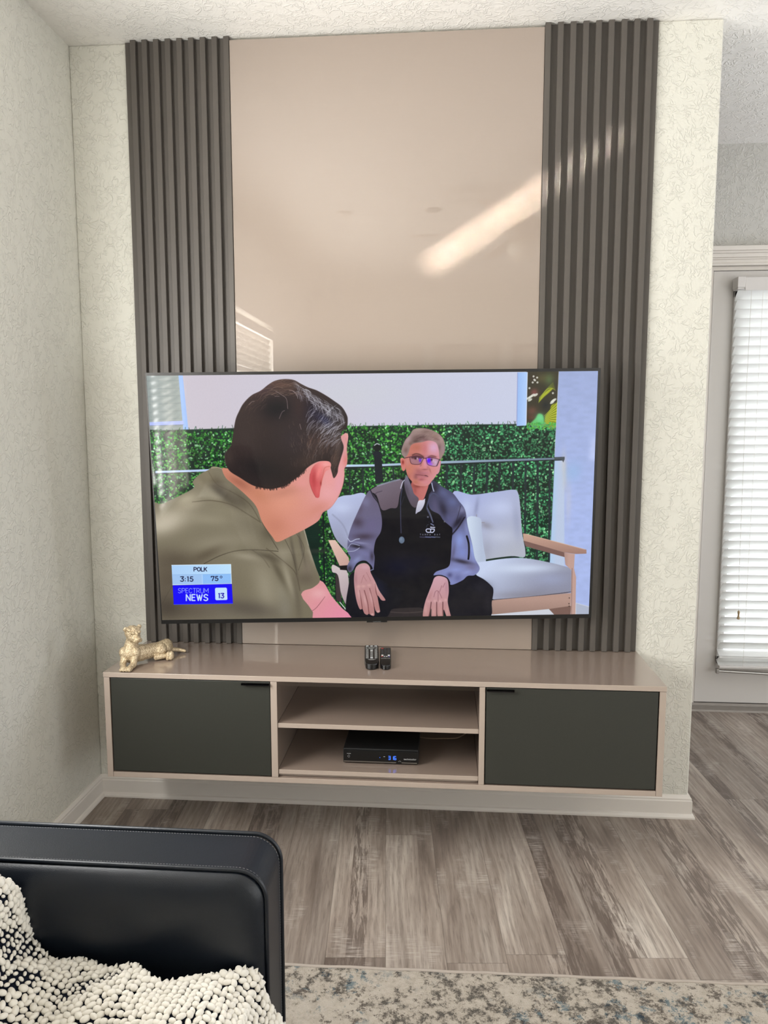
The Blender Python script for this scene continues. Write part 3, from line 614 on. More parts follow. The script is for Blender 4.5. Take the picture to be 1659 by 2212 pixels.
    for c, r, col, a, ro in (((700, 440), (260, 90), (88, 62, 62), .85, -8), ((560, 560), (130, 60), (80, 60, 56), .8, -10), ((900, 270), (200, 60), (118, 94, 88), .7, 10), ((650, 190), (160, 50), (166, 146, 138), .8, -10), ((320, 500), (70, 140), (174, 146, 152), .8, 35), ((240, 860), (70, 110), (110, 80, 76), .8, 20), ((180, 960), (60, 90), (150, 132, 130), .7, 0), ((1150, 380), (120, 60), (146, 116, 106), .7, 20), ((1370, 520), (70, 90), (172, 144, 140), .8, 0), ((1310, 760), (60, 110), (112, 84, 88), .75, 0), ((1430, 820), (60, 150), (152, 128, 138), .7, 0), ((1200, 480), (120, 40), (120, 88, 84), .8, 20), ((880, 520), (120, 40), (120, 84, 88), .8, 0), ((400, 640), (60, 60), (110, 84, 76), .7, 0)):
        blob(c, r, col, a, ro, clip=hr)
    for _ in range(60):
        x, y = R.uniform(300, 1400), R.uniform(180, 480); line([(x-60, y+40), (x, y), (x+80, y-10+R.uniform(-20, 40))], .6, (176, 152, 146), .3, clip=hr)
    # glasses
    fc = (74, 34, 50)
    for L, cc in (([(375, 1065), (560, 1040), (790, 1095), (770, 1180), (720, 1280), (560, 1300), (420, 1280), (385, 1180)], (150, 108, 122)), ([(890, 1100), (1080, 1100), (1300, 1140), (1280, 1250), (1220, 1350), (1040, 1350), (930, 1310), (905, 1200)], (176, 138, 166))):
        poly(L, cc, .75, 1)
    poly([(430, 1060), (600, 1040), (780, 1090), (770, 1130), (600, 1100), (440, 1110)], (70, 36, 44), .8, 2)
    blob((555, 1110), (44, 36), (40, 18, 28), .95); blob((610, 1110), (22, 36), (206, 180, 214), .9); blob((700, 1165), (40, 60), (86, 30, 230), .95); blob((500, 1180), (70, 30), (166, 120, 132), .7); blob((772, 1130), (16, 40), (190, 170, 220), .9)
    blob((975, 1170), (70, 90), (92, 10, 250), 1); blob((985, 1180), (50, 60), (80, 0, 250), 1); blob((1030, 1290), (70, 40), (150, 80, 240), .85); blob((920, 1120), (26, 50), (176, 130, 240), .8); blob((1065, 1150), (34, 38), (40, 16, 40), .95); blob((1120, 1180), (34, 40), (214, 180, 200), .8); blob((1190, 1230), (50, 80), (206, 184, 214), .7); blob((1160, 1320), (80, 24), (196, 150, 190), .7)
    line([(375, 1065), (385, 1190), (430, 1275), (560, 1300), (700, 1285), (760, 1200), (800, 1110)], 1.3, fc, .9, curve=True)
    line([(210, 1095), (375, 1062), (560, 1030), (700, 1050), (830, 1100), (900, 1095)], 1.7, fc, .95); line([(890, 1100), (910, 1210), (945, 1300), (1060, 1345), (1200, 1355), (1250, 1290), (1305, 1150)], 1.2, fc, .85); line([(900, 1095), (1000, 1080), (1150, 1095), (1310, 1140)], 1.4, fc, .85)
    line([(1310, 1140), (1270, 1260), (1230, 1345)], 2, (70, 50, 66), .9)
    line([(460, 1000), (560, 960), (680, 980), (800, 1060)], 2.6, (76, 40, 40), .75, 2); line([(960, 1070), (1060, 1020), (1200, 1060)], 2.2, (104, 60, 56), .7, 2)
    # ---- man in the olive shirt
    fr(300, 780, 3.190)
    poly([(1120, 1590), (1250, 1510), (1330, 1620), (1400, 1700), (1450, 1745), (1450, 1800), (1120, 1800)], ((1150, 1600), (216, 150, 150), (1420, 1780), (226, 140, 166)))
    line([(1135, 1745), (1210, 1710), (1262, 1650), (1282, 1622)], 1.2, (120, 70, 76), .8); blob((1240, 1600), (60, 40), (232, 180, 182), .6)
    sh = poly([(60, 1040), (170, 980), (370, 880), (372, 830), (420, 780), (480, 750), (510, 725), (560, 735), (590, 760), (700, 860), (800, 960), (860, 1100), (960, 1220), (1060, 1180), (1110, 1140), (1140, 1150), (1180, 1300), (1220, 1420), (1248, 1510), (1200, 1560), (1118, 1606), (1130, 1800), (40, 1800)], ((200, 1100), (128, 120, 100), (1000, 1700), (120, 112, 92)), mask=True, soft=1.4)
    for c, r, col, a, ro in (((220, 1080), (160, 70), (186, 176, 156), .8, -10), ((340, 1000), (110, 40), (166, 156, 134), .8, -20), ((440, 820), (60, 60), (146, 136, 112), .8, 0), ((560, 860), (40, 90), (92, 82, 66), .85, -45), ((680, 960), (60, 100), (84, 76, 62), .85, -50), ((520, 930), (90, 40), (146, 138, 116), .7, 10), ((620, 1040), (160, 60), (142, 134, 112), .7, 10), ((760, 1140), (130, 60), (112, 104, 86), .7, 30), ((250, 1380), (170, 90), (88, 78, 64), .85, 0), ((180, 1560), (90, 220), (94, 84, 72), .7, 0), ((640, 1180), (170, 80), (132, 124, 104), .6, 0), ((820, 1500), (170, 180), (138, 130, 110), .7, 0), ((900, 1380), (100, 60), (126, 118, 98), .6, 0), ((1000, 1330), (60, 60), (150, 142, 122), .7, 0), ((1160, 1430), (50, 90), (126, 114, 100), .7, 0), ((1070, 1350), (12, 160), (82, 74, 62), .7, -8), ((1120, 1270), (10, 120), (84, 76, 66), .7, -10), ((700, 1720), (260, 70), (110, 104, 94), .6, 0), ((1090, 1640), (24, 160), (96, 88, 74), .7, -6), ((400, 1720), (160, 80), (92, 82, 72), .6, 0), ((980, 1600), (60, 90), (146, 140, 122), .5, 0)):
        blob(c, r, col, a, ro, clip=sh)
    line([(370, 970), (500, 960), (640, 990), (760, 1060), (840, 1110)], 2, (86, 76, 60), .7, 2, clip=sh)
    line([(450, 1395), (560, 1340), (680, 1305), (820, 1300), (960, 1310)], 1.8, (70, 62, 50), .85); line([(780, 1300), (850, 1350), (900, 1420)], 2, (84, 74, 60), .6, 2); line([(880, 1290), (1000, 1380), (1080, 1460), (1110, 1580)], 2, (84, 74, 60), .7, 2)
    line([(150, 1700), (200, 1600), (260, 1500)], 1, (70, 62, 52), .5, 1.5); line([(1000, 1215), (1060, 1340), (1090, 1470)], 1.4, (78, 70, 58), .7); line([(1080, 1180), (1140, 1290), (1100, 1440)], 1.4, (78, 70, 58), .6); line([(850, 1110), (900, 1200), (960, 1300)], 1.5, (70, 62, 50), .8); line([(1135, 1150), (1170, 1270)], 1.6, (190, 186, 172), .7)
    line([(480, 760), (540, 850), (640, 900), (760, 980), (835, 1100)], 1.6, (70, 60, 46), .5, 2); line([(500, 735), (560, 735), (600, 765)], 1.6, (178, 166, 140), .9)
    for c, r, col, a, ro in (((160, 1130), (130, 70), (206, 196, 176), .7, -15), ((330, 950), (80, 40), (182, 172, 148), .8, -20), ((560, 900), (30, 140), (62, 54, 42), .75, -48), ((470, 800), (40, 70), (134, 124, 100), .7, -20),
                             ((900, 1180), (60, 60), (90, 82, 66), .8, 0), ((880, 1345), (110, 26), (78, 70, 56), .8, 20), ((740, 1345), (100, 26), (158, 150, 130), .8, 10), ((560, 1250), (190, 50), (148, 140, 120), .7, -6), ((460, 1335), (130, 36), (94, 84, 68), .8, -25),
                             ((960, 1450), (24, 130), (88, 80, 64), .75, -25), ((870, 1560), (70, 170), (154, 146, 126), .75, -10), ((1030, 1500), (22, 130), (160, 152, 132), .75, -14), ((700, 1560), (110, 160), (118, 110, 90), .7, 0), ((330, 1500), (180, 80), (78, 68, 56), .75, 0), ((740, 1700), (220, 60), (90, 82, 72), .8, 10), ((1010, 1700), (50, 90), (132, 126, 112), .7, 0), ((1190, 1330), (20, 90), (158, 150, 132), .8, -18), ((1150, 1500), (70, 50), (98, 88, 74), .7, 0), ((200, 1700), (150, 100), (66, 58, 50), .75, 0), ((480, 1090), (150, 40), (156, 148, 126), .6, 5)):
        blob(c, r, col, a, ro, clip=sh)
    # neck, face
    fr(480, 800, 5.184)
    nk = poly([(0, 1100), (60, 1095), (200, 1100), (1000, 1000), (1380, 700), (1395, 880), (1400, 1040), (1368, 1100), (1368, 1180), (1350, 1290), (1300, 1420), (1210, 1540), (1130, 1590), (1080, 1680), (960, 1760), (760, 1860), (620, 1920), (560, 1860), (450, 1700), (380, 1520), (250, 1380), (120, 1270), (40, 1200)], ((500, 1500), (206, 136, 112), (1300, 1300), (226, 156, 156)), mask=True, soft=1.2)
    for c, r, col, a, ro in (((200, 1260), (160, 60), (160, 98, 78), .8, 30), ((420, 1400), (130, 70), (196, 128, 100), .8, 30), ((700, 1480), (200, 130), (222, 152, 128), .7, 0), ((700, 1360), (220, 60), (190, 126, 106), .6, -15), ((1180, 1380), (110, 110), (232, 166, 170), .7, 0), ((1060, 1560), (140, 60), (206, 134, 120), .7, -30), ((1310, 1260), (50, 140), (226, 158, 168), .8, 10), ((1380, 1000), (30, 70), (216, 120, 116), .8, 0), ((1350, 820), (40, 160), (206, 150, 150), .8, 0), ((900, 1260), (100, 80), (226, 150, 146), .7, 0), ((600, 1740), (120, 90), (196, 126, 104), .7, 0), ((1190, 1200), (60, 100), (232, 156, 156), .8, 0), ((900, 1620), (160, 60), (214, 144, 126), .6, -20), ((1160, 1590), (90, 26), (176, 110, 100), .5, -35)):
        blob(c, r, col, a, ro, clip=nk)
    line([(1385, 760), (1405, 900), (1400, 1010), (1372, 1110), (1366, 1200), (1330, 1340), (1230, 1520), (1120, 1590)], 1, (196, 120, 112), .6, 2)
    # hair mass
    ha = poly([(45, 1050), (30, 960), (60, 890), (100, 840), (120, 740), (150, 560), (190, 460), (240, 370), (330, 280), (430, 230), (520, 160), (600, 115), (700, 98), (800, 108), (880, 150), (960, 190), (1060, 225), (1160, 280), (1250, 340), (1340, 410), (1395, 500), (1405, 560), (1395, 640), (1340, 690), (1330, 760), (1360, 860), (1330, 980), (1300, 1080), (1290, 1150), (1250, 1205), (1225, 1130), (1190, 1030), (1100, 1015), (1010, 1050), (930, 1110), (860, 1180), (780, 1240), (700, 1290), (560, 1325), (430, 1310), (330, 1280), (200, 1200), (90, 1130)], ((300, 300), (58, 44, 42), (700, 1200), (36, 26, 26)), mask=True, soft=2)
    for c, r, col, a, ro in (((640, 160), (190, 50), (96, 70, 60), .85, 5), ((480, 220), (130, 50), (78, 58, 60), .8, -25), ((620, 430), (190, 130), (16, 12, 20), .9, 0), ((1000, 470), (170, 130), (26, 20, 40), .8, 30), ((860, 420), (90, 160), (58, 40, 38), .7, 0), ((260, 700), (150, 260), (56, 44, 42), .8, 0), ((420, 1100), (260, 120), (26, 20, 22), .85, 10), ((800, 760), (200, 200), (50, 40, 44), .7, 0), ((1100, 820), (160, 140), (72, 56, 52), .75, 0), ((960, 1000), (150, 80), (66, 50, 44), .7, -25), ((1270, 1000), (50, 110), (84, 66, 58), .8, 10), ((80, 960), (50, 90), (60, 48, 44), .8, 0), ((1250, 480), (110, 110), (60, 58, 66), .7, 30), ((1300, 820), (40, 110), (96, 80, 76), .7, 0), ((1150, 560), (100, 50), (46, 50, 90), .6, 40)):
        blob(c, r, col, a, ro, clip=ha)
    def strands(n, xr, yr, dx, dy, cols, a, w=.75, bend=.25):
        for _ in range(n):
            x, y = R.uniform(*xr), R.uniform(*yr); k = R.uniform(.5, 1.3); ux, uy = dx*k, dy*k
            line([(x, y), (x+ux*.5-uy*bend*.5, y+uy*.5+ux*bend*.5), (x+ux, y+uy)], w, R.choice(cols), a*R.uniform(.5, 1), .9, clip=ha)
    gr = [(176, 176, 188), (140, 136, 146), (206, 206, 214), (110, 104, 110)]; br = [(110, 84, 74), (92, 70, 62), (130, 100, 88)]
    for k in range(150):                                            # swept grey hair along the crown to the forehead
        t = k/149; x = 830+t*520+R.uniform(-30, 30); y = 150+t*330+R.uniform(-10, 130)*(1-.2*t)
        line([(x-36, y-24), (x+6, y+2), (x+18, y+56)], .8, R.choice(gr), R.uniform(.35, .9), .9, clip=ha)
    strands(90, (1000, 1330), (380, 640), -70, 90, gr, .6); strands(120, (1150, 1380), (560, 800), -80, 70, gr, .65); strands(90, (960, 1300), (700, 950), -20, 60, gr[3:]+br, .6)
    strands(90, (430, 820), (110, 300), 110, -10, br+[(150, 126, 112)], .55, bend=-.3); strands(50, (250, 520), (200, 420), -60, 60, br, .45); strands(60, (750, 1050), (560, 1050), 8, 40, [(150, 126, 110), (120, 100, 92)], .45)
    strands(40, (1220, 1320), (950, 1180), -14, 40, br, .6); strands(60, (60, 500), (500, 1100), 10, 60, [(70, 56, 52), (80, 64, 60)], .35)
    for pts in ([(600, 235), (660, 270), (720, 320), (735, 430)], [(640, 540), (670, 470), (700, 450)], [(300, 385), (330, 355), (360, 345)], [(750, 220), (800, 235), (840, 290)], [(870, 600), (885, 660)], [(590, 290), (640, 290)]): line(pts, .9, (170, 150, 150), .75)
    for _ in range(150):                                            # ragged edge at the nape
        x = R.uniform(380, 940); y = np.interp(x, [380, 560, 700, 860, 940], [1300, 1325, 1292, 1180, 1105]); line([(x, y-30), (x+R.uniform(-5, 8), y+R.uniform(0, 26))], .9, (40, 28, 26), .8)
    line([(1245, 1120), (1260, 1160), (1250, 1200)], 2, (88, 66, 60), .5, 2); line([(50, 880), (28, 960), (44, 1050)], 1.6, (120, 104, 96), .5, 2)
    # ear
    er = poly([(1010, 1090), (1060, 1040), (1140, 1015), (1200, 1022), (1220, 1060), (1200, 1110), (1160, 1130), (1130, 1200), (1110, 1280), (1095, 1360), (1085, 1420), (1050, 1420), (1010, 1350), (980, 1250), (985, 1160)], ((1000, 1200), (206, 84, 88), (1180, 1080), (232, 146, 142)), mask=True)
    for c, r, col, a, ro in (((1030, 1220), (30, 110), (180, 60, 64), .8, 0), ((1090, 1120), (22, 90), (238, 130, 128), .85, 20), ((1160, 1050), (50, 26), (240, 160, 158), .85, 0), ((1070, 1340), (26, 60), (214, 100, 100), .8, 0), ((1110, 1260), (12, 40), (190, 90, 80), .8, 0)): blob(c, r, col, a, ro, clip=er)
    line([(1205, 1075), (1150, 1090), (1130, 1160), (1112, 1240)], 1.4, (196, 96, 84), .7, 1.6); line([(985, 1160), (980, 1250), (1012, 1350), (1050, 1420)], 1.2, (150, 60, 56), .6, 1.6); blob((1105, 1265), (9, 26), (150, 50, 50), .8)
    # ---- news box in the lower left
    fr(340, 1180, 7.541)
    poly([(233, 302), (1200, 288), (1212, 606), (250, 628)], ((240, 0), (172, 208, 248), (1200, 0), (190, 226, 254)), curve=False)
    poly([(242, 462), (725, 456), (732, 612), (250, 622)], (160, 196, 240), curve=False, soft=1); poly([(737, 455), (1205, 447), (1212, 604), (742, 612)], (142, 190, 246), curve=False, soft=1)
    line([(234, 306), (1198, 292), (1209, 604)], 1.0, (232, 246, 255), .95, curve=False); line([(242, 462), (1205, 447)], .7, (128, 168, 216), .8); line([(250, 628), (1212, 606)], 1, (226, 240, 255), .9)
    poly([(252, 634), (1214, 610), (1232, 930), (270, 946)], (22, 6, 246), curve=False); line([(272, 944), (1230, 927)], 1.4, (60, 80, 255), .9)
    dk = (22, 20, 52)
    P.text('POLK', 598, 402, 60, 1.75, dk, .26, .68); P.text('3:15', 380, 567, 72, 1.9, dk, .26, .68); P.text('75', 880, 556, 68, 1.9, dk, .26, .68)
    line([(1040, 480), (1058, 497), (1040, 516), (1022, 497), (1040, 480)], 1.0, dk)
    lt = (176, 204, 252)
    P.text('SPECTRUM', 342, 757, 74, 1.0, lt, .2, .64); P.text('NEWS', 474, 880, 96, 2.8, (200, 226, 254), .3, .66)
    poly([(940, 690), (955, 672), (1120, 670), (1136, 686), (1143, 860), (1128, 872), (962, 876), (946, 862)], (196, 226, 252), curve=False)
    P.text('13', 996, 838, 72, 2.2, (40, 30, 170), .22, .62)
    # fine grain of the broadcast picture
    P.img += np.random.RandomState(1).normal(0, 1.6, (H, W, 1))
    return np.clip(P.img, 0, 255)

# ---------------------------------------------------------------- the room
XR, YB, YF = 5.0, -4.5, 1.084
def cut_wall(plane, c0, c1, a0, a1, z0, z1, holes):
    """a wall slab with rectangular holes; plane 'x' -> slab x in [c0, c1], runs along y; plane 'y' -> runs along x"""
    bm = bmesh.new(); A = sorted({a0, a1, *[h[0] for h in holes], *[h[1] for h in holes]}); Z = sorted({z0, z1, *[h[2] for h in holes], *[h[3] for h in holes]})
    for i in range(len(A)-1):
        for j in range(len(Z)-1):
            am, zm = (A[i]+A[i+1])/2, (Z[j]+Z[j+1])/2
            if any(h[0] < am < h[1] and h[2] < zm < h[3] for h in holes): continue
            if plane == 'x': box(bm, c0, c1, A[i], A[i+1], Z[j], Z[j+1])
            else: box(bm, A[i], A[i+1], c0, c1, Z[j], Z[j+1])
    bmesh.ops.remove_doubles(bm, verts=bm.verts[:], dist=1e-5)
    kill = [f for f in bm.faces if sum(1 for g in bm.faces if g is not f and (g.calc_center_median()-f.calc_center_median()).length < 1e-5)] if len(bm.faces) < 400 else []
    bmesh.ops.delete(bm, geom=kill, context='FACES')
    return bm
struct('floor', B(-.12, XR+.12, YB-.12, YF+.14, -.05, 0), M['floor'])
struct('ceiling', B(-.12, XR+.12, YB-.12, YF+.14, H, H+.05), M['ceiling'])
struct('wall_left', cut_wall('x', -.12, 0, YB, YF, 0, H, [(-3.0, -1.97, .55, 2.12), (-1.74, -.72, .9, 2.12)]), M['wall'])
struct('wall_front', B(0, W1, 0, .12, 0, H, bev=.004), M['wall'])
struct('wall_back', cut_wall('y', YB-.12, YB, -.12, XR+.12, 0, H, [(3.55, 4.85, .3, 2.3)]), M['wall'])
struct('wall_right', cut_wall('x', XR, XR+.12, YB, YF, 0, H, [(-3.8, -1.8, .02, 2.2), (-.25, .9, .85, 2.05)]), M['wall'])
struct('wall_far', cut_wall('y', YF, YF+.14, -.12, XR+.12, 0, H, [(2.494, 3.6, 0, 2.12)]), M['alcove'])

def baseboard(name, path, inward):
    """path of (x, y); profile swept with mitred corners"""
    prof = [(0, 0), (.021, 0), (.021, .006), (.018, .013), (.0125, .0165), (.0125, .062), (.0105, .066), (.0105, .071), (.006, .078), (.004, .0824), (0, .0824)]
    bm = bmesh.new(); rings = []
    for i, p in enumerate(path):
        p = Vector(p)
        if i == 0: nrm = Vector(inward[0])
        elif i == len(path)-1: nrm = Vector(inward[-1])
        else: nrm = Vector(inward[i-1])+Vector(inward[i])
        rings.append([bm.verts.new((p.x+nrm.x*d, p.y+nrm.y*d, z)) for d, z in prof])
    n = len(prof)
    for A, Bq in zip(rings, rings[1:]):
        for k in range(n): bm.faces.new((A[k], A[(k+1) % n], Bq[(k+1) % n], Bq[k]))
    bm.faces.new(rings[0]); bm.faces.new(rings[-1][::-1])
    return struct(name, bm, M['trim'])
baseboard('baseboard_left', [(0, YB), (0, 0)], [(1, 0)])
baseboard('baseboard_front', [(0, 0), (W1, 0), (W1, .12)], [(0, -1), (1, 0)])
baseboard('baseboard_back', [(0, YB), (XR, YB)], [(0, 1)])
baseboard('baseboard_far', [(0, YF), (2.40, YF)], [(0, -1)])

# windows that light the room; back and right wall ones are added for fill
def window(name, plane, c, a0, a1, z0, z1, n=2, d=.12):
    s = 1 if plane == 'x' else 0
    bm = bmesh.new(); w = .045
    def bb(p0, p1, q0, q1, t0=.03, t1=.09):
        lo, hi = sorted((c+(-t0 if c < 2 else t0), c+(-t1 if c < 2 else t1))) if plane == 'x' else sorted((c-t0, c-t1))
        if plane == 'x': box(bm, lo, hi, p0, p1, q0, q1)
        else: box(bm, p0, p1, lo, hi, q0, q1)
    bb(a0, a0+w, z0, z1); bb(a1-w, a1, z0, z1); bb(a0+w, a1-w, z0, z0+w); bb(a0+w, a1-w, z1-w, z1)
    for k in range(1, n): x = a0+(a1-a0)*k/n; bb(x-w/2, x+w/2, z0+w, z1-w, .035, .085)
    o = struct(name, bm, M['trim'])
    bm = bmesh.new(); bb(a0+w, a1-w, z0+w, z1-w, .058, .062); struct('pane', bm, M['glass'], o)
    return o
window('window_1', 'x', -.025, -3.0, -1.97, .55, 2.12, 1)
window('window_2', 'x', -.01, -1.74, -.72, .9, 2.12, 1)
window('added_window_3', 'y', YB, 3.55, 4.85, .3, 2.3, 1)  # unseen opening added for the back fill lamp
window('added_window_5', 'x', XR, -.25, .9, .85, 2.05, 1)  # unseen opening added for the alcove fill lamp
window('added_window_4', 'x', XR, -3.8, -1.8, .02, 2.2, 2)  # unseen opening added for the right wall fill lamp
bm = bmesh.new()
for y0, y1, z0, z1 in ((-3.05, -3.0, .551, 2.17), (-1.97, -1.925, .551, 2.17), (-3.0, -1.97, 2.12, 2.17)): box(bm, .0005, .014, y0, y1, z0, z1, bev=.002)
box(bm, .0005, .035, -3.07, -1.91, .525, .55, bev=.004)
struct('trim_2', bm, M['trim'])

# door to the outside with its casing
DX0, DX1, DZ = 2.528, 3.5, 2.12
bm = bmesh.new(); x0, x1, z0, z1 = 2.645, 3.41, .262, 1.985; yd = YF+.0
box(bm, DX0, x0, yd, yd+.045, .03, DZ-.02); box(bm, x1, DX1, yd, yd+.045, .03, DZ-.02); box(bm, x0, x1, yd, yd+.045, .03, z0); box(bm, x0, x1, yd, yd+.045, z1, DZ-.02)
for a in ((x0-.025, x0+.008, z0-.025, z1+.025), (x1-.008, x1+.025, z0-.025, z1+.025)): box(bm, a[0], a[1], yd-.012, yd+.002, a[2], a[3], bev=.004)
for a in ((z0-.025, z0+.008), (z1-.008, z1+.025)): box(bm, x0-.025, x1+.025, yd-.012, yd+.002, a[0], a[1], bev=.004)
door = struct('door_1', bm, M['door'])
struct('pane', B(x0, x1, yd+.02, yd+.026, z0, z1), M['glass'], door)
bm = bmesh.new(); lathe(bm, [(.0, 0), (.026, 0), (.026, -.008), (.012, -.014), (.012, -.045), (.0, -.045)][1:5], (3.44, yd, 1.0), axis='y'); box(bm, 3.33, 3.45, yd-.052, yd-.040, .99, 1.012, bev=.004)
struct('door_handle', bm, M['chrome'], door)
bm = bmesh.new()
for a, b, d in ((2.496, DX0-.003, .0), (DX1+.003, 3.536, .0)): box(bm, a, b, YF-.004, YF+.10, 0, DZ-.0172)          # jambs
box(bm, 2.496, 3.536, YF-.004, YF+.10, DZ-.017, DZ+.0)
for a, b in ((2.424, 2.504), (3.528, 3.608)):                                                                   # side casing
    box(bm, a, b, YF-.014, YF, 0, DZ+.005, bev=.003); box(bm, a+.008, b-.022, YF-.019, YF-.012, 0, DZ+.005, bev=.002)
for z0_, z1_, d in ((2.122, 2.132, .022), (2.132, 2.150, .014), (2.150, 2.158, .018), (2.158, 2.176, .026), (2.176, 2.186, .034), (2.186, 2.206, .042)):
    box(bm, 2.404, 3.63, YF-d, YF, z0_, z1_, bev=.0015)
struct('trim_1', bm, M['trim'])
bm = bmesh.new(); prism(bm, [(YF-.055, 0), (YF-.05, .008), (YF-.012, .016), (YF-.004, .026), (YF+.11, .028), (YF+.11, 0)], 'x', 2.47, 3.57)
t = NT('worn_metal_threshold'); n = t.noise(t.coord((1, 9, 9)), 30, 4)
struct('trim_3', bm, t.set(Base_Color=t.mix(n, srgb(120, 112, 104), srgb(158, 152, 146)), Roughness=.45, Metallic=.3))

# ---------------------------------------------------------------- slatted panels and the glossy centre panel
ZT, ZB, DEP, CL, CR = .6025, .2534, .3655, .2024, 1.9549
def slat_panel(label, x0, x1, s0, flip):
    r = thing('slatted_wall_panel', label, 'wall panel', ((x0+x1)/2, -.004, ZT+.001), 'charcoal slatted panels beside the glossy centre panel')
    bm = bmesh.new(); box(bm, x0, x1, -.0075, -.0005, ZT+.001, H-.002)
    obj('backing_board', bm, M['slat'], r)
    bm = bmesh.new()
    for k in range(9):
        a = s0+k*.0398; box(bm, a, a+.018, -.0235, -.0074, ZT+.001, H-.001, bev=.0008, seg=1)
    obj('slats', bm, M['slat'], r)
    return r
slat_panel('charcoal slatted wall panel left of the television', .2008, .5597, .2233, 0)
slat_panel('charcoal slatted wall panel right of the television', 1.5936, 1.9517, 1.5936, 1)
cp = tag(obj('glossy_wall_panel', B(.5605, 1.5928, -.019, -.0005, ZT+.001, H-.012, bev=.001), M['panel']), 'tall glossy taupe panel on the wall between the two slatted panels', 'wall panel')
bm = bmesh.new()
for x, z in ((.575, H-.03), (.592, H-.032), (.80, H-.028)): box(bm, x, x+.0012, -.0194, -.0189, z, z+.006)

# ---------------------------------------------------------------- floating console
con = thing('tv_console', 'wall mounted glossy taupe media console with two charcoal doors and open shelves', 'cabinet', ((CL+CR)/2, -DEP/2, ZB))
yf, yb = -DEP, -.001
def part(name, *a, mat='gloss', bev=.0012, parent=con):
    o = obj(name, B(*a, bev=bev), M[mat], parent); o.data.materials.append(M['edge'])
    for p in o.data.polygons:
        if p.normal.y < -.9 and name != 'back_panel': p.material_index = 1      # front faces coloured paler, as if more brightly lit
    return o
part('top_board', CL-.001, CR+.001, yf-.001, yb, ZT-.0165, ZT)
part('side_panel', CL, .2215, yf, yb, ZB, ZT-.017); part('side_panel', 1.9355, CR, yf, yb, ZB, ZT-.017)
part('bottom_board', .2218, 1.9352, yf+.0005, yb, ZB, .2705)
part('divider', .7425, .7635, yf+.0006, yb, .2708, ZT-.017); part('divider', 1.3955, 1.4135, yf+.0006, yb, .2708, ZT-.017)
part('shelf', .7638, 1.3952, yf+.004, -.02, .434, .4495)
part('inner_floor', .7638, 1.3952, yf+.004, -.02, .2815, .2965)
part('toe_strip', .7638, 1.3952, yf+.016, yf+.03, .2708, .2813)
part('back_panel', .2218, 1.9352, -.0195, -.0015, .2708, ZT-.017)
def cdoor(x0, x1, hx0, hx1, lab):
    d = obj('door', B(x0, x1, yf+.002, yf+.019, .2745, ZT-.0195, bev=.0012), M['front'], con)
    bm = bmesh.new(); box(bm, hx0, hx1, yf-.010, yf+.0015, ZT-.0245, ZT-.0225); box(bm, hx0, hx1, yf-.010, yf-.0085, ZT-.0285, ZT-.0225)
    h = obj('handle', bm, M['handle'], d)
cdoor(.2245, .7405, .652, .741, ''); cdoor(1.4165, 1.9325, 1.417, 1.501, '')

# ---------------------------------------------------------------- television
TVC = Vector((1.0579, -.1728, 1.1443)); ya, ti, ro = .0908, .0626, .0108; TW, TH = 1.449, .830
n_ = Vector((math.sin(ya)*math.cos(ti), -math.cos(ya)*math.cos(ti), -math.sin(ti))); rt = Vector((math.cos(ya), math.sin(ya), 0)); up_ = rt.cross(-n_)
r2 = rt*math.cos(ro)+up_*math.sin(ro); u2 = up_*math.cos(ro)-rt*math.sin(ro)
tv = thing('television', 'large flat screen television showing two men talking beside a green hedge', 'television', TVC); tv['local'] = 1
R3 = Matrix(((r2.x, -n_.x, u2.x), (r2.y, -n_.y, u2.y), (r2.z, -n_.z, u2.z)))
tv.rotation_euler = R3.to_euler()
hx, hz = TW/2, TH/2; sx0, sx1, sz0, sz1 = -hx+.0035, hx-.0085, -hz+.0135, hz-.0095
bm = bmesh.new()
for a in ((-hx, sx0, -hz, hz), (sx1, hx, -hz, hz), (sx0, sx1, -hz, sz0), (sx0, sx1, sz1, hz)): box(bm, a[0], a[1], -.002, .022, a[2], a[3])
obj('bezel', bm, M['bezel'], tv)
bm = bmesh.new(); box(bm, -hx+.003, hx-.003, .0021, .024, -hz+.003, hz-.003, bev=.002); box(bm, -.42, .42, .024, .055, -.30, .22, bev=.012)
obj('rear_housing', bm, M['blackmatte'], tv)
bm = bmesh.new(); box(bm, -.18, .18, .055, .062, -.12, .12); box(bm, -.02, .02, .06, .085, -.1, .1)
obj('mount_bracket', bm, M['handle'], tv)
bm = bmesh.new(); box(bm, -.035, .035, -.0005, .016, -hz-.006, -hz-.0002, bev=.0015)
lg = obj('logo_tab', bm, M['bezel'], tv)
me = text_mesh('SAMSUNG', .0052, .0001, spacing=1.15); me.transform(Matrix.Translation((0, -.0007, -hz-.0032)) @ Matrix.Rotation(PI/2, 4, 'X'))
lg['local'] = 1; obj('logo_lettering', me, plain('pale_lettering', (120, 120, 120), .5), lg)
me = bpy.data.meshes.new('screen'); me.from_pydata([(sx0, -.0012, sz0), (sx1, -.0012, sz0), (sx1, -.0012, sz1), (sx0, -.0012, sz1), (sx0, .0015, sz0), (sx1, .0015, sz0), (sx1, .0015, sz1), (sx0, .0015, sz1)], [],
    [(0, 1, 2, 3), (7, 6, 5, 4), (0, 4, 5, 1), (1, 5, 6, 2), (2, 6, 7, 3), (3, 7, 4, 0)])
uv = me.uv_layers.new(name='UVMap')
for i, c in enumerate(((0, 0), (1, 0), (1, 1), (0, 1))): uv.data[i].uv = c
quad = [project(TVC+r2*x+u2*z-n_*(-.0012)*(-1)) for x, z in ((sx0, sz1), (sx1, sz1), (sx1, sz0), (sx0, sz0))]
PW, PH = 1400, 790
pic = paint_picture(quad, PW, PH)
img = bpy.data.images.new('television_picture', PW, PH, alpha=False)
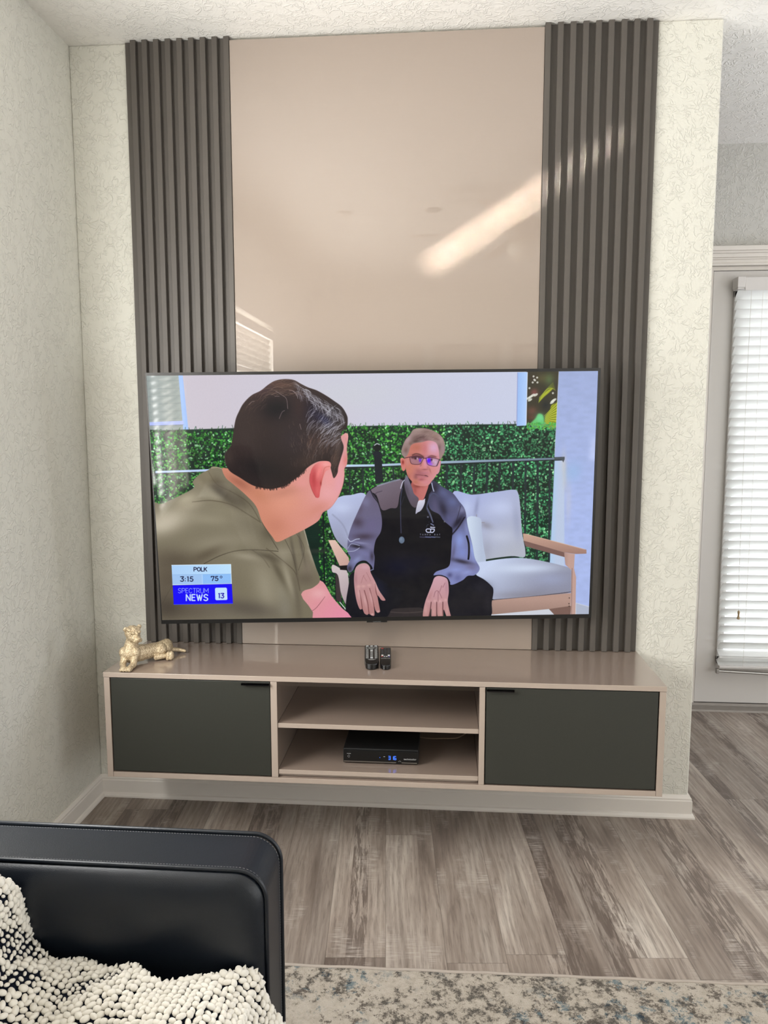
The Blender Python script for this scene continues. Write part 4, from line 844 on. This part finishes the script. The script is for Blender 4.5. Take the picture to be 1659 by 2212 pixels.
px = np.ones((PH, PW, 4), np.float32); px[..., :3] = pic[::-1]/255.0
img.pixels.foreach_set(px.ravel()); img.update(); img.pack()
t = NT('lit_screen'); ti_ = t.n('TexImage'); ti_.image = img; ti_.extension = 'EXTEND'
uvn = t.n('UVMap'); t.l(uvn.outputs[0], ti_.inputs[0])
t.set(Base_Color=(.004, .004, .004, 1), Roughness=.05, Specular_IOR_Level=.42, Emission_Color=ti_.outputs[0], Emission_Strength=SCREEN)
obj('screen', me, t.m, tv)

# ---------------------------------------------------------------- cable box on the lower shelf
cb = thing('cable_box', 'black cable box with blue clock digits on the lower console shelf', 'set-top box', (1.085, -.18, .2965))
bx0, bx1, by0, by1, bz = .9630, 1.2065, -.302, -.07, .2965
bm = bmesh.new(); box(bm, bx0, bx1, by0+.004, by1, bz+.003, bz+.050, bev=.003)
for x in (bx0+.02, bx1-.02):
    for y in (by0+.03, by1-.03): box(bm, x-.008, x+.008, y-.008, y+.008, bz, bz+.004)
obj('housing', bm, M['blackmatte'], cb)
obj('front_panel', B(bx0+.001, bx1-.001, by0, by0+.0042, bz+.004, bz+.0445, bev=.001), M['black'], cb)
bm = bmesh.new(); box(bm, bx0+.003, bx0+.172, by0-.0012, by0, bz+.0065, bz+.0095); box(bm, bx0+.19, bx1-.004, by0-.0012, by0, bz+.0065, bz+.0095); obj('silver_strip', bm, M['chrome'], cb)
def seg_digits(s, x, z, h, lean=.06):
    bm = bmesh.new(); w = h*.52; th = h*.115
    S = {'3': 'abgcd', '1': 'bc', '6': 'acdefg', '5': 'acdfg'}
    for ch in s:
        if ch != ' ':
            for q in S[ch]:
                ax, az, bx_, bz_ = {'a': (.1, 1, .9, 1), 'b': (1, .95, 1, .55), 'c': (1, .45, 1, .05), 'd': (.1, 0, .9, 0), 'e': (0, .45, 0, .05), 'f': (0, .95, 0, .55), 'g': (.1, .5, .9, .5)}[q]
                X0, X1 = sorted((x+ax*w, x+bx_*w)); Z0, Z1 = sorted((z+az*h, z+bz_*h))
                box(bm, X0-th/2, X1+th/2, by0-.0006, by0-.0001, Z0-th/2, Z1+th/2)
        x += w*(1.6 if ch != ' ' else .55)
    return bm
BL = emit('blue_display', (60, 110, 255), 2.6)
for ch, xx in (('3', .1475), ('1', .1575), ('6', .1660)): obj('clock_digit', seg_digits(ch, bx0+xx, bz+.0175, .0112), BL, cb)
obj('indicator_light', B(bx0+.1190, bx0+.1206, by0-.0006, by0-.0001, bz+.0225, bz+.024), BL, cb)
PP = plain('pale_print', (176, 176, 176), .5)
obj('status_mark', B(bx0+.131, bx0+.1365, by0-.0006, by0-.0001, bz+.026, bz+.0272), PP, cb)
obj('power_mark', B(bx0+.0125, bx0+.0255, by0-.0006, by0-.0001, bz+.033, bz+.0342), PP, cb)
bm = bmesh.new(); tube(bm, [(bx0+.019+.0035*math.cos(a), by0-.0005, bz+.025+.0035*math.sin(a)) for a in np.linspace(.4, 2*PI-.4, 14)], .0004, 5); obj('power_icon', bm, PP, cb)
for k in range(3): obj('port_mark', B(bx0+.180+.003*k, bx0+.182+.003*k, by0-.0006, by0-.0001, bz+.0115+.002*(k % 2), bz+.0127+.002*(k % 2)), PP, cb)
me2 = text_mesh('technicolor', .0088, .0001); me2.transform(Matrix.Translation((bx0+.2170, by0-.0004, bz+.0205)) @ Matrix.Rotation(PI/2, 4, 'X')); obj('lettering', me2, PP, cb)
# cables
def hose(name, pts, r, mat, label, cat):
    c = [Vector(p) for p in pts]; out = []
    for i in range(len(c)-1):
        a, b, d, e = c[max(i-1, 0)], c[i], c[i+1], c[min(i+2, len(c)-1)]
        for k in range(8):
            t_ = k/8; out.append(.5*((2*b)+(d-a)*t_+(2*a-5*b+4*d-e)*t_*t_+(3*b-a-3*d+e)*t_**3))
    out.append(c[-1]); bm = bmesh.new(); tube(bm, out, r, 8); return tag(obj(name, bm, mat, smooth=True), label, cat)
clear = plain('smoky_clear_cable', (150, 132, 112), .3)
hose('power_cable', [(1.19, -.085, .302), (1.24, -.13, .316), (1.29, -.16, .330), (1.34, -.15, .332), (1.375, -.10, .345), (1.378, -.05, .40)], .0022, clear, 'thin beige power cable curving from the cable box to the divider', 'cable')
hose('white_cable', [(1.352, -.318, .4305), (1.37, -.322, .424), (1.388, -.318, .4235), (1.389, -.25, .4255), (1.388, -.1, .428)], .0024, plain('white_cable', (206, 206, 210), .4), 'white cable tucked under the middle shelf by the right divider', 'cable')

# ---------------------------------------------------------------- remote controls
K = {n: plain(n+'_rubber', c, .55) for n, c in (('grey', (116, 116, 114)), ('pale', (176, 178, 180)), ('print', (190, 190, 186)), ('dark', (56, 56, 58)), ('white', (224, 224, 222)), ('red', (172, 58, 60)), ('blue', (96, 96, 150)))}
def remote(label, x0, x1, y0, y1, h, taper, kind):
    w = x1-x0; cx = (x0+x1)/2
    r = thing('remote_control', label, 'remote control', (cx, (y0+y1)/2, ZT), None)
    prof = []
    for k in range(15): a = PI+PI*k/14; prof.append((cx+(w/2-.002)*taper*math.cos(a), y0+.022+.022*math.sin(a)))
    prof += [(x1-.0005, y0+.055), (x1, y1-.03)]
    for k in range(7): a = PI/2*k/6; prof.append((x1-.006+.006*math.cos(a), y1-.008+.008*math.sin(a)))
    for k in range(7): a = PI/2+PI/2*k/6; prof.append((x0+.006+.006*math.cos(a), y1-.008+.008*math.sin(a)))
    prof += [(x0, y1-.03), (x0+.0005, y0+.055)]
    bm = bmesh.new(); prism(bm, prof, 'z', ZT+.0003, ZT+h, bev=.003); obj('case', bm, M['black'], r, smooth=False)
    z = ZT+h-.0004
    def key(x, y, w_, d_, hgt, mat, nm='key', bev=.0012): obj(nm, B(x-w_, x+w_, y-d_, y+d_, z, z+hgt, bev=bev), mat, r)
    if kind == 'big':
        for k in range(11):
            y = y1-.014-.0135*k
            if k == 1:
                bm = bmesh.new(); lathe(bm, [(.0125, z), (.0125, z+.002), (.008, z+.0022)], (cx, y-.008, 0), 20); obj('navigation_ring', bm, K['grey'], r)
            for s in ((-1, 1) if k in (1, 2) else (-1, 0, 1)):
                key(cx+s*(.0175 if k in (1, 2) else .0145), y, .003 if k in (1, 2) else .0046, .0042, .0024, K['pale'] if (k == 0 or (s == 0 and k in (4, 10))) else K['grey'])
        key(cx, y-.0131, .013, .0009, .0005, K['print'], 'printed_line', 0); key(cx, y-.0194, .008, .0007, .0005, K['print'], 'printed_line', 0)
    else:
        for k in range(9):
            y = y1-.014-.013*k
            if k == 7:
                for x, mt in ((-.0119, 'red'), (-.0038, 'pale'), (.0038, 'pale'), (.0119, 'blue')): key(cx+x, y, .0027, .003, .0014, K[mt], bev=.0006)
                continue
            for s in (-1, 0, 1): key(cx+s*.0108, y, .0038, .004, .0016, K['white'] if (k == 6 and s) else K['red'] if (k == 0 and s < 0) else K['dark'], bev=.0009)
        me = text_mesh('SAMSUNG', .0058, .0001, spacing=1.2); me.transform(Matrix.Translation((cx, y-.009, z+.0006))); obj('lettering', me, K['print'], r)
    r.location.x += .0105 if kind == 'big' else .0070; r.rotation_euler.z = math.radians(5.6 if kind == 'big' else 4.4)
    return r
remote('larger black remote control with rows of grey rubber keys', 1.010, 1.0585, -.282, -.068, .020, .92, 'big')
remote('smaller black remote control with white and coloured keys', 1.0665, 1.1035, -.279, -.079, .016, 1.0, 'small')

# ---------------------------------------------------------------- gold big cat figurine
def cat_figure():
    S = 1
    bm = bmesh.new()
    def cap(a, b, r0, r1, n=7):
        a, b = Vector(a), Vector(b)
        for k in range(n+1):
            t_ = k/n; ball(bm, a.lerp(b, t_), r0+(r1-r0)*t_, sub=2)
    z = ZT
    # body from chest to rump, running away to the right
    cap((.262, -.285, z+.036), (.285, -.262, z+.034), .030, .029); cap((.285, -.262, z+.034), (.335, -.205, z+.031), .027, .025); cap((.335, -.205, z+.031), (.352, -.180, z+.032), .026, .028)
    # chest and neck
    cap((.262, -.292, z+.040), (.262, -.283, z+.062), .029, .024); cap((.262, -.283, z+.062), (.265, -.282, z+.090), .023, .018)
    # front legs, forearms and paws
    for s in (-1, 1):
        cap((.262+s*.016, -.300, z+.034), (.266+s*.018, -.322, z+.012), .0135, .0105); cap((.266+s*.018, -.322, z+.012), (.272+s*.0095, -.347, z+.009), .0105, .0088)
        ball(bm, (.2735+s*.0095, -.354, z+.0085), (.0112, .013, .0095)); ball(bm, (.2735+s*.0095-.005, -.364, z+.0065), .0052); ball(bm, (.2735+s*.0095+.0045, -.3645, z+.0065), .0052)
        ball(bm, (.262+s*.020, -.296, z+.044), (.016, .018, .020))
    # haunch, hind leg and hind paws
    ball(bm, (.345, -.215, z+.030), (.026, .024, .026)); ball(bm, (.358, -.190, z+.028), (.022, .024, .025))
    cap((.335, -.240, z+.012), (.372, -.222, z+.012), .010, .008); cap((.368, -.222, z+.012), (.385, -.222, z+.016), .009, .010)
    for dx, dy in ((0, 0), (.011, .004)):
        ball(bm, (.383+dx, -.226+dy, z+.014), (.0105, .012, .0165)); ball(bm, (.383+dx, -.233+dy, z+.007), (.008, .009, .007))
    # tail
    cap((.372, -.165, z+.018), (.398, -.150, z+.012), .008, .0065); cap((.398, -.150, z+.012), (.420, -.150, z+.0085), .0065, .0055)
    # head turned to the right
    hc = Vector((.268, -.284, z+.106)); f = Vector((.76, -.62, -.18)).normalized(); side = f.cross(Vector((0, 0, 1))).normalized(); upv = side.cross(f)
    Rm = Matrix((side, f, upv)).transposed()
    HS = 1.36
    def L(x, y, zz): return hc+(side*x+f*y+upv*zz)*HS
    def hb(c_, r_, R_m=None): ball(bm, c_, tuple(q*HS for q in (r_ if isinstance(r_, tuple) else (r_,)*3)), R_m)
    hb(L(0, 0, .001), (.0185, .021, .0185), Rm); hb(L(0, .006, -.006), (.016, .019, .0145), Rm)
    hb(L(0, .020, -.007), (.0105, .013, .0095), Rm); hb(L(0, .030, -.003), (.005, .005, .004), Rm)
    for s in (-1, 1):
        hb(L(s*.0055, .026, -.0085), (.006, .007, .0055), Rm); hb(L(s*.008, .015, .0085), (.0055, .006, .003), Rm)
        hb(L(s*.0175, -.002, .0125), (.0065, .0035, .0068), Rm); hb(L(s*.010, .004, .012), (.007, .008, .005), Rm)
    hb(L(0, .019, -.014), (.008, .009, .005), Rm); hb(L(0, .012, .006), (.0045, .014, .006), Rm)
    for v_ in bm.verts:
        if v_.co.x > .292 and v_.co.z < z+.075: v_.co.x = .292+(v_.co.x-.292)*.80
    me = bpy.data.meshes.new('cat'); bm.to_mesh(me); bm.free()
    o = bpy.data.objects.new('big_cat_figurine', me); COL.objects.link(o)
    rm = o.modifiers.new('r', 'REMESH'); rm.mode = 'VOXEL'; rm.voxel_size = .0011
    sm = o.modifiers.new('s', 'SMOOTH'); sm.iterations = 5; sm.factor = .5
    dg = bpy.context.evaluated_depsgraph_get(); m2 = bpy.data.meshes.new_from_object(o.evaluated_get(dg))
    o.modifiers.clear(); o.data = m2
    co = np.empty(len(m2.vertices)*3); m2.vertices.foreach_get('co', co); co = co.reshape(-1, 3)
    # closed eyes and mouth line cut into the head
    for s in (-1, 1):
        for k in range(9):
            a = -1+2*k/8; c = L(s*(.0085+.0035*a*s*s), .0165-.003*a*a-.0015*abs(a), .0035-.002*(1-a*a)); c = np.array(c)
            d = np.linalg.norm(co-c, axis=1); w_ = np.exp(-(d/.0018)**2)[:, None]; co -= w_*np.array(f)*.0012
    co[:, 2] = np.maximum(co[:, 2], ZT+.0004)
    m2.vertices.foreach_set('co', co.ravel()); m2.update()
    m2.polygons.foreach_set('use_smooth', [True]*len(m2.polygons)); m2.materials.clear(); m2.materials.append(M['gold'])
    m2.transform(Matrix.Translation(Vector((-.3, -.25, -ZT)))); o.location = (.3, .25-.0, ZT); o.location.y = -.25+.0; 
    m2.transform(Matrix.Translation(Vector((0, .5, 0))))
    return tag(o, 'gold glitter big cat figurine lying on the left end of the console', 'figurine')
cat_figure()

# ---------------------------------------------------------------- blinds
def blind(label, plane, c, a0, a1, ztop, zend, pitch, wid, tilt, cords, rod, group=None, bunch=3, mat='blind'):
    """plane 'y': hangs in front of a wall facing -y at y=c; plane 'x': in front of a wall facing +x at x=c (face gives the room side)"""
    def P(a, d, z): return (a, c-d, z) if plane == 'y' else (c+d, a, z)
    r = thing('window_blind', label, 'window blind', P((a0+a1)/2, 0, zend), group)
    def bx(bm, p0, p1, d0, d1, z0, z1, bev=0):
        A, Bq = P(p0, d0, z0), P(p1, d1, z1); box(bm, *sorted((A[0], Bq[0])), *sorted((A[1], Bq[1])), z0, z1, bev=bev)
    bm = bmesh.new(); bx(bm, a0-.006, a1+.006, -.026, .030, ztop-.005, ztop+.045, bev=.003); bx(bm, a0+.026, a1-.026, .030, .034, ztop-.012, ztop+.047, bev=.002)
    bx(bm, a0-.008, a0+.026, -.028, .036, ztop+.002, ztop+.05, bev=.002)
    obj('headrail', bm, M['door'], r)
    bm = bmesh.new(); z = ztop-.030; i = 0; zs = []
    while z > zend+.03+bunch*.022: zs.append((z, tilt)); z -= pitch
    for k in range(bunch): zs.append((z-k*.026, tilt*(.95 if k % 2 else -.7)))
    for z, tl in zs:
        ca, sa = math.cos(tl), math.sin(tl); prof = []
        for k in range(6):
            q = -1+2*k/5; d = q*wid/2; bow = .0022*(1-q*q); prof.append((d*ca-bow*sa, z+d*sa+bow*ca))
        top = [(d-.0013*sa*-1*0, zz) for d, zz in prof]; pts = top+[(d+.0018*sa, zz-.0018*ca) for d, zz in prof[::-1]]
        vA = [bm.verts.new(P(a0, d, zz)) for d, zz in pts]; vB = [bm.verts.new(P(a1, d, zz)) for d, zz in pts]
        n = len(pts); bm.faces.new(vA); bm.faces.new(vB[::-1])
        for k in range(n): bm.faces.new((vA[k], vB[k], vB[(k+1) % n], vA[(k+1) % n]))
    obj('slats', bm, M[mat], r)
    bm = bmesh.new(); bx(bm, a0, a1, -.024, .024, zend, zend+.012, bev=.003); obj('bottom_rail', bm, M['door'], r)
    bm = bmesh.new()
    for a in cords:
        for d in (-.028, .031): tube(bm, [P(a, d, zend+.006), P(a, d, ztop)], .0007, 5)
    obj('ladder_cords', bm, M['trim'], r)
    return r, P
rb, P = blind('white slatted blind hanging on the outside door in the alcove', 'y', 1.045, 2.618, 3.44, 2.012, .222, .0413, .054, math.radians(50), (2.725, 3.08, 3.40), True)
bm = bmesh.new(); tube(bm, [P(2.672, .036, 2.0), P(2.672, .037, 1.5), P(2.682, .037, .72), P(2.690, .037, .50)], .0008, 5); obj('pull_cord', bm, M['trim'], rb)
bm = bmesh.new(); lathe(bm, [(.002, .512), (.006, .505), (.0035, .49), (.008, .472), (.0035, .468)], (2.690, 1.045-.037, 0), 12); obj('tassel', bm, plain('tan_wood', (176, 152, 116), .5), rb)
bm = bmesh.new(); tube(bm, [(2.614, 1.03, .206), (3.44, 1.02, .176)], .0065, 8); box(bm, 2.606, 2.618, 1.02, 1.04, .194, .217, bev=.002); box(bm, 3.432, 3.446, 1.01, 1.035, .165, .188, bev=.002)
obj('hold_down_rod', bm, M['chrome'], rb)
rb2, P2 = blind('closed white blind over the window on the left wall behind the sofa', 'x', -.004, -2.955, -1.985, 2.03, .575, .0413, .0395, math.radians(60), (-2.85, -2.47, -2.1), False, mat='blind2')

# ---------------------------------------------------------------- ceiling fan and pictures (seen as reflections in the glossy panel)
fan = thing('ceiling_fan', 'taupe five bladed ceiling fan reflected in the glossy panel', 'ceiling fan', (1.72, -1.75, H))
FM = plain('fan_taupe', (176, 164, 150), .5); fx, fy = 1.72, -1.75
bm = bmesh.new(); lathe(bm, [(.07, H-.001), (.065, H-.04), (.02, H-.06), (.016, H-.12), (.05, H-.13), (.105, H-.16), (.11, H-.23), (.07, H-.26)], (fx, fy, 0), 28); obj('motor', bm, FM, fan, True)
bm = bmesh.new(); lathe(bm, [(.06, H-.261), (.095, H-.28), (.10, H-.31), (.07, H-.35), (.01, H-.365)], (fx, fy, 0), 28); obj('light_bowl', bm, plain('frosted_bowl', (226, 220, 206), .4), fan, True)
for k in range(5):
    a = math.radians(180+72*k+4); bm = bmesh.new(); prism(bm, rrect(.17, .64, -.062, .062, .03), 'z', H-.215, H-.209, bev=.002); box(bm, .09, .2, -.02, .02, H-.221, H-.2155)
    bmesh.ops.rotate(bm, cent=(0, 0, H-.21), matrix=Matrix.Rotation(math.radians(11), 3, 'X'), verts=bm.verts[:])
    bmesh.ops.rotate(bm, cent=(0, 0, 0), matrix=Matrix.Rotation(a, 3, 'Z'), verts=bm.verts[:]); bmesh.ops.translate(bm, vec=(fx, fy, 0), verts=bm.verts[:]); obj('blade', bm, FM, fan)
bm = bmesh.new(); lathe(bm, [(.05, H-.0005), (.05, H-.012), (.03, H-.022)], (.664, -2.07, 0), 20); tag(obj('smoke_detector', bm, M['trim']), 'round white smoke detector on the ceiling, reflected left of the fan', 'smoke detector')
bm = bmesh.new(); lathe(bm, [(.045, H-.0005), (.045, H-.008), (.02, H-.012)], (1.206, -2.04, 0), 20); tag(obj('ceiling_disc', bm, plain('vent_grey', (150, 146, 140), .6)), 'small round grey disc on the ceiling beside the fan', 'ceiling fitting')  # unidentified round fitting on the ceiling
for k, (a, b, lb) in enumerate(((.494, 1.068, 'leftmost pale square picture on the back wall, reflected above the television'), (1.197, 1.774, 'middle pale square picture on the back wall, reflected above the television'), (1.923, 2.50, 'rightmost pale square picture on the back wall, reflected above the television'))):
    p = thing('framed_picture', lb, 'picture', ((a+b)/2, YB, 1.565), 'square pictures in a row on the back wall')
    bm = bmesh.new()
    for q in ((a, a+.02, 1.565, 2.14), (b-.02, b, 1.565, 2.14), (a+.02, b-.02, 1.565, 1.585), (a+.02, b-.02, 2.12, 2.14)): box(bm, q[0], q[1], YB+.0005, YB+.03, q[2], q[3], bev=.002)
    obj('frame', bm, plain('picture_frame', (150, 140, 128), .5), p)
    t = NT('soft_print'); n = t.noise(t.coord(), 4+k, 4)
    obj('print', B(a+.02, b-.02, YB+.001, YB+.012, 1.585, 2.12), t.set(Base_Color=t.mix(n, srgb(170, 160, 146), srgb(212, 204, 190)), Roughness=.5), p)

# ---------------------------------------------------------------- rug
rg = thing('area_rug', 'cream, grey and blue distressed rug on the floor in front of the sofa', 'rug', (2.2, -2.3, 0))
def rug_edge(x): return -.846+(x-.85)*.0195
bm = bmesh.new(); x0, x1 = .80, 3.8
N = 60; top = [(x0+(x1-x0)*k/N) for k in range(N+1)]
prism(bm, [(x0, -3.9)]+[(x1, -3.9)]+[(x, rug_edge(x)-.012+.0015*math.sin(x*37)) for x in top[::-1]], 'z', .0005, .011, bev=.003); obj('pile', bm, M['rug'], rg)
bm = bmesh.new(); tube(bm, [(x, rug_edge(x)-.006+.0015*math.sin(x*37), .0062) for x in top], .0056, 8); obj('bound_edge', bm, M['rugedge'], rg, True)

# ---------------------------------------------------------------- sofa
sofa = thing('leather_sofa', 'black leather sofa along the left wall with a slim squared arm', 'sofa', (.55, -2.3, 0))
AY0, AY1, AZ, AX = -1.385, -1.268, .600, .972          # arm: near face, far face, top, front
def arm_prof(inset=0, r=.052, x0=.10, z0=.06):
    p = [(x0, z0), (AX-inset, z0)]
    for k in range(13):
        a = PI/2*k/12; p.append((AX-inset-r+r*math.cos(a), AZ-inset-r+r*math.sin(a)))
    return p+[(x0, AZ-inset)]
bm = bmesh.new(); prism(bm, arm_prof(), 'y', AY0, AY1, bev=.006); obj('arm', bm, M['leather'], sofa)
# padded inner face of the arm, bulging towards the seat
bm = bmesh.new(); rings = []
for ins, d in ((.001, 0), (.003, .008), (.012, .017), (.028, .025), (.052, .030), (.09, .029), (.15, .018)):
    rings.append([bm.verts.new((x, AY0-d, z)) for x, z in arm_prof(ins, max(.03, .052+ins*.15), x0=.105+ins, z0=.07+ins*.3)])
for A, Bq in zip(rings, rings[1:]):
    n = len(A)
    for k in range(n): bm.faces.new((A[k], A[(k+1) % n], Bq[(k+1) % n], Bq[k]))
bm.faces.new(rings[-1]); bm.faces.new(rings[0][::-1]); obj('arm_pad', bm, M['leather'], sofa, True)
def along(y, off, r=.052):
    p = [(x, z) for x, z in arm_prof(-off, r, x0=.11)][1:]
    return [(x, y, z) for x, z in p]
for y in (AY0-.002, AY1+.001):
    bm = bmesh.new(); pts = along(y, .0015); tube(bm, pts, .0042, 8); obj('piping', bm, M['leather'], sofa, True)
for y in (AY0+.008, AY1-.008):
    bm = bmesh.new(); pts = [Vector(p) for p in along(y, .0004)]; acc = 0
    for a, b in zip(pts, pts[1:]):
        L_ = (b-a).length; n = max(1, int(L_/.0055))
        for k in range(n): tube(bm, [a.lerp(b, (k+.1)/n), a.lerp(b, (k+.62)/n)], .00055, 4)
    obj('stitching', bm, M['thread'], sofa)
bm = bmesh.new(); box(bm, .10, .955, -3.6, AY0-.004, .09, .30, bev=.02, seg=3); box(bm, .10, .22, -3.6, AY0-.004, .29, .78, bev=.03, seg=3); obj('frame', bm, M['leather'], sofa)
bm = bmesh.new(); box(bm, .46, .975, -2.42, AY0-.03, .301, .412, bev=.03, seg=4); obj('seat_cushion', bm, M['leather'], sofa, True)
bm = bmesh.new(); box(bm, .46, .975, -3.46, -2.424, .301, .412, bev=.03, seg=4); obj('seat_cushion', bm, M['leather'], sofa, True)
for y0, y1 in ((-2.42, AY0-.03), (-3.46, -2.424)):
    bm = bmesh.new(); prism(bm, [(.222, .41), (.49, .414), (.497, .50), (.455, .70), (.41, .84), (.34, .86), (.235, .84)], 'y', y0, y1, bev=.02); obj('back_cushion', bm, M['leather'], sofa)
for x in (.14, .90):
    for y in (-1.325, -3.5): obj('foot', B(x-.025, x+.025, y-.025, y+.025, .012 if x > .8 else 0, .092, bev=.004), M['handle'], sofa)

# chunky knitted throw over the seat and back cushion
def throw():
    prof = [(.30, .885), (.36, .885), (.42, .868), (.46, .80), (.475, .72), (.513, .62), (.536, .53), (.560, .472), (.61, .446), (.70, .442), (.80, .446), (.89, .446), (.935, .441), (.965, .425), (.984, .390), (.991, .34), (.995, .26), (.997, .17)]
    P_ = np.array(prof); d = np.r_[0, np.cumsum(np.linalg.norm(np.diff(P_, axis=0), axis=1))]; L_ = d[-1]
    R_ = random.Random(11)
    def surf(s, y):
        x = np.interp(s, d, P_[:, 0]); z = np.interp(s, d, P_[:, 1]); e = 1e-3
        dx = np.interp(s+e, d, P_[:, 0])-np.interp(s-e, d, P_[:, 0]); dz = np.interp(s+e, d, P_[:, 1])-np.interp(s-e, d, P_[:, 1])
        l = math.hypot(dx, dz)+1e-9; nx, nz = -dz/l*-1*-1, dx/l
        wob = .006*math.sin(s*19+y*9)+.004*math.sin(s*41-y*23)+.005*math.sin(y*31+s*7)
        nx, nz = (-dz/l, dx/l)
        return Vector((x+(-nx if False else nx)*wob*1, y, z+nz*wob)), Vector((nx, 0, nz)), Vector((dx/l, 0, dz/l))
    def edge(s):   # y of the edge beside the arm
        return -1.440+.020*math.sin(s*13+.6)+.010*math.sin(s*29)+.006*math.sin(s*61)
    r = thing('knitted_throw', 'chunky cream bouclé throw with dark flecks spread over the sofa seat', 'throw blanket', (.75, -1.8, .43))
    bm = bmesh.new(); ns, ny = 110, 40; grid = []
    for i in range(ns+1):
        s = L_*i/ns; ye = edge(s)+.004; row = []
        for j in range(ny+1):
            y = ye+(-2.25-ye)*j/ny; p, n, tt = surf(s, y); row.append((bm.verts.new(p+n*.002), bm.verts.new(p-n*.003)))
        grid.append(row)
    for i in range(ns):
        for j in range(ny):
            for q in (0, 1):
                f = [grid[i][j][q], grid[i+1][j][q], grid[i+1][j+1][q], grid[i][j+1][q]]; bm.faces.new(f if q == 0 else f[::-1])
    for i in range(ns):
        for j in (0, ny): bm.faces.new([grid[i][j][0], grid[i][j][1], grid[i+1][j][1], grid[i+1][j][0]])
    for j in range(ny):
        for i in (0, ns): bm.faces.new([grid[i][j][0], grid[i][j][1], grid[i][j+1][1], grid[i][j+1][0]])
    obj('dark_backing', bm, M['yarndark'], r, True)
    # loops of thick yarn
    b0 = bmesh.new(); bmesh.ops.create_icosphere(b0, subdivisions=2, radius=1); V0 = np.array([v.co[:] for v in b0.verts]); F0 = np.array([[v.index for v in f.verts] for f in b0.faces]); b0.free()
    VV = []; FF = []; base = 0; step = .0128
    nl = np.random.RandomState(3).rand(40, 40)
    def patch(a, b):
        a, b = a*17, b*26; i, j = int(a) % 39, int(b) % 39; fa, fb = a-int(a), b-int(b)
        return (nl[i, j]*(1-fa)+nl[i+1, j]*fa)*(1-fb)+(nl[i, j+1]*(1-fa)+nl[i+1, j+1]*fa)*fb
    i = 0; s = 0
    while s < L_:
        y0 = edge(s); j = 0
        while True:
            y = y0-j*step*1.0-(step*.5 if i % 2 else 0)
            if y < (-1.98 if s > .3 else -1.8): break
            p, n, tt = surf(min(L_-.002, max(.002, s+R_.uniform(-.0016, .0016))), y+R_.uniform(-.0016, .0016))
            k = patch(s+1.0*(-y), -y*.8+s*.3); small = k > .62
            a = .0076*R_.uniform(.85, 1.2)*(.66 if small else 1); b = .0054*R_.uniform(.85, 1.15)*(.62 if small else 1)
            if j == 0: a *= 1.15; b *= 1.2
            ang = R_.uniform(-.5, .5)+(.7 if i % 2 else -.7); u = tt*math.cos(ang)+Vector((0, 1, 0))*math.sin(ang); v = n.cross(u)
            q = p+n*(.0045+R_.uniform(-.001, .0025))
            Mx = np.array([[*u], [*v], [*n]]).T @ np.diag([a, b, b*.95])
            VV.append(V0 @ Mx.T+np.array(q)); FF.append(F0+base); base += len(V0); j += 1
        s += step*.86; i += 1
    me = bpy.data.meshes.new('yarn_loops'); me.from_pydata(np.concatenate(VV).tolist(), [], np.concatenate(FF).tolist())
    o = obj('yarn_loops', me, M['yarn'], r, True); o['kind'] = 'stuff'
    # stray loops along the far edge
    bm = bmesh.new(); prev = None
    pts = []
    for k in range(560):
        s = .03+(L_-.05)*k/560; p, n, tt = surf(s, edge(s)+.004+.004*math.sin(k*1.9)); pts.append(p+n*(.004+.0035*math.sin(k*1.3)))
    tube(bm, pts, .0026, 6); obj('edge_yarn', bm, M['yarn'], r, True)
throw()

for o in bpy.data.objects:
    if 'local' in o: del o['local']
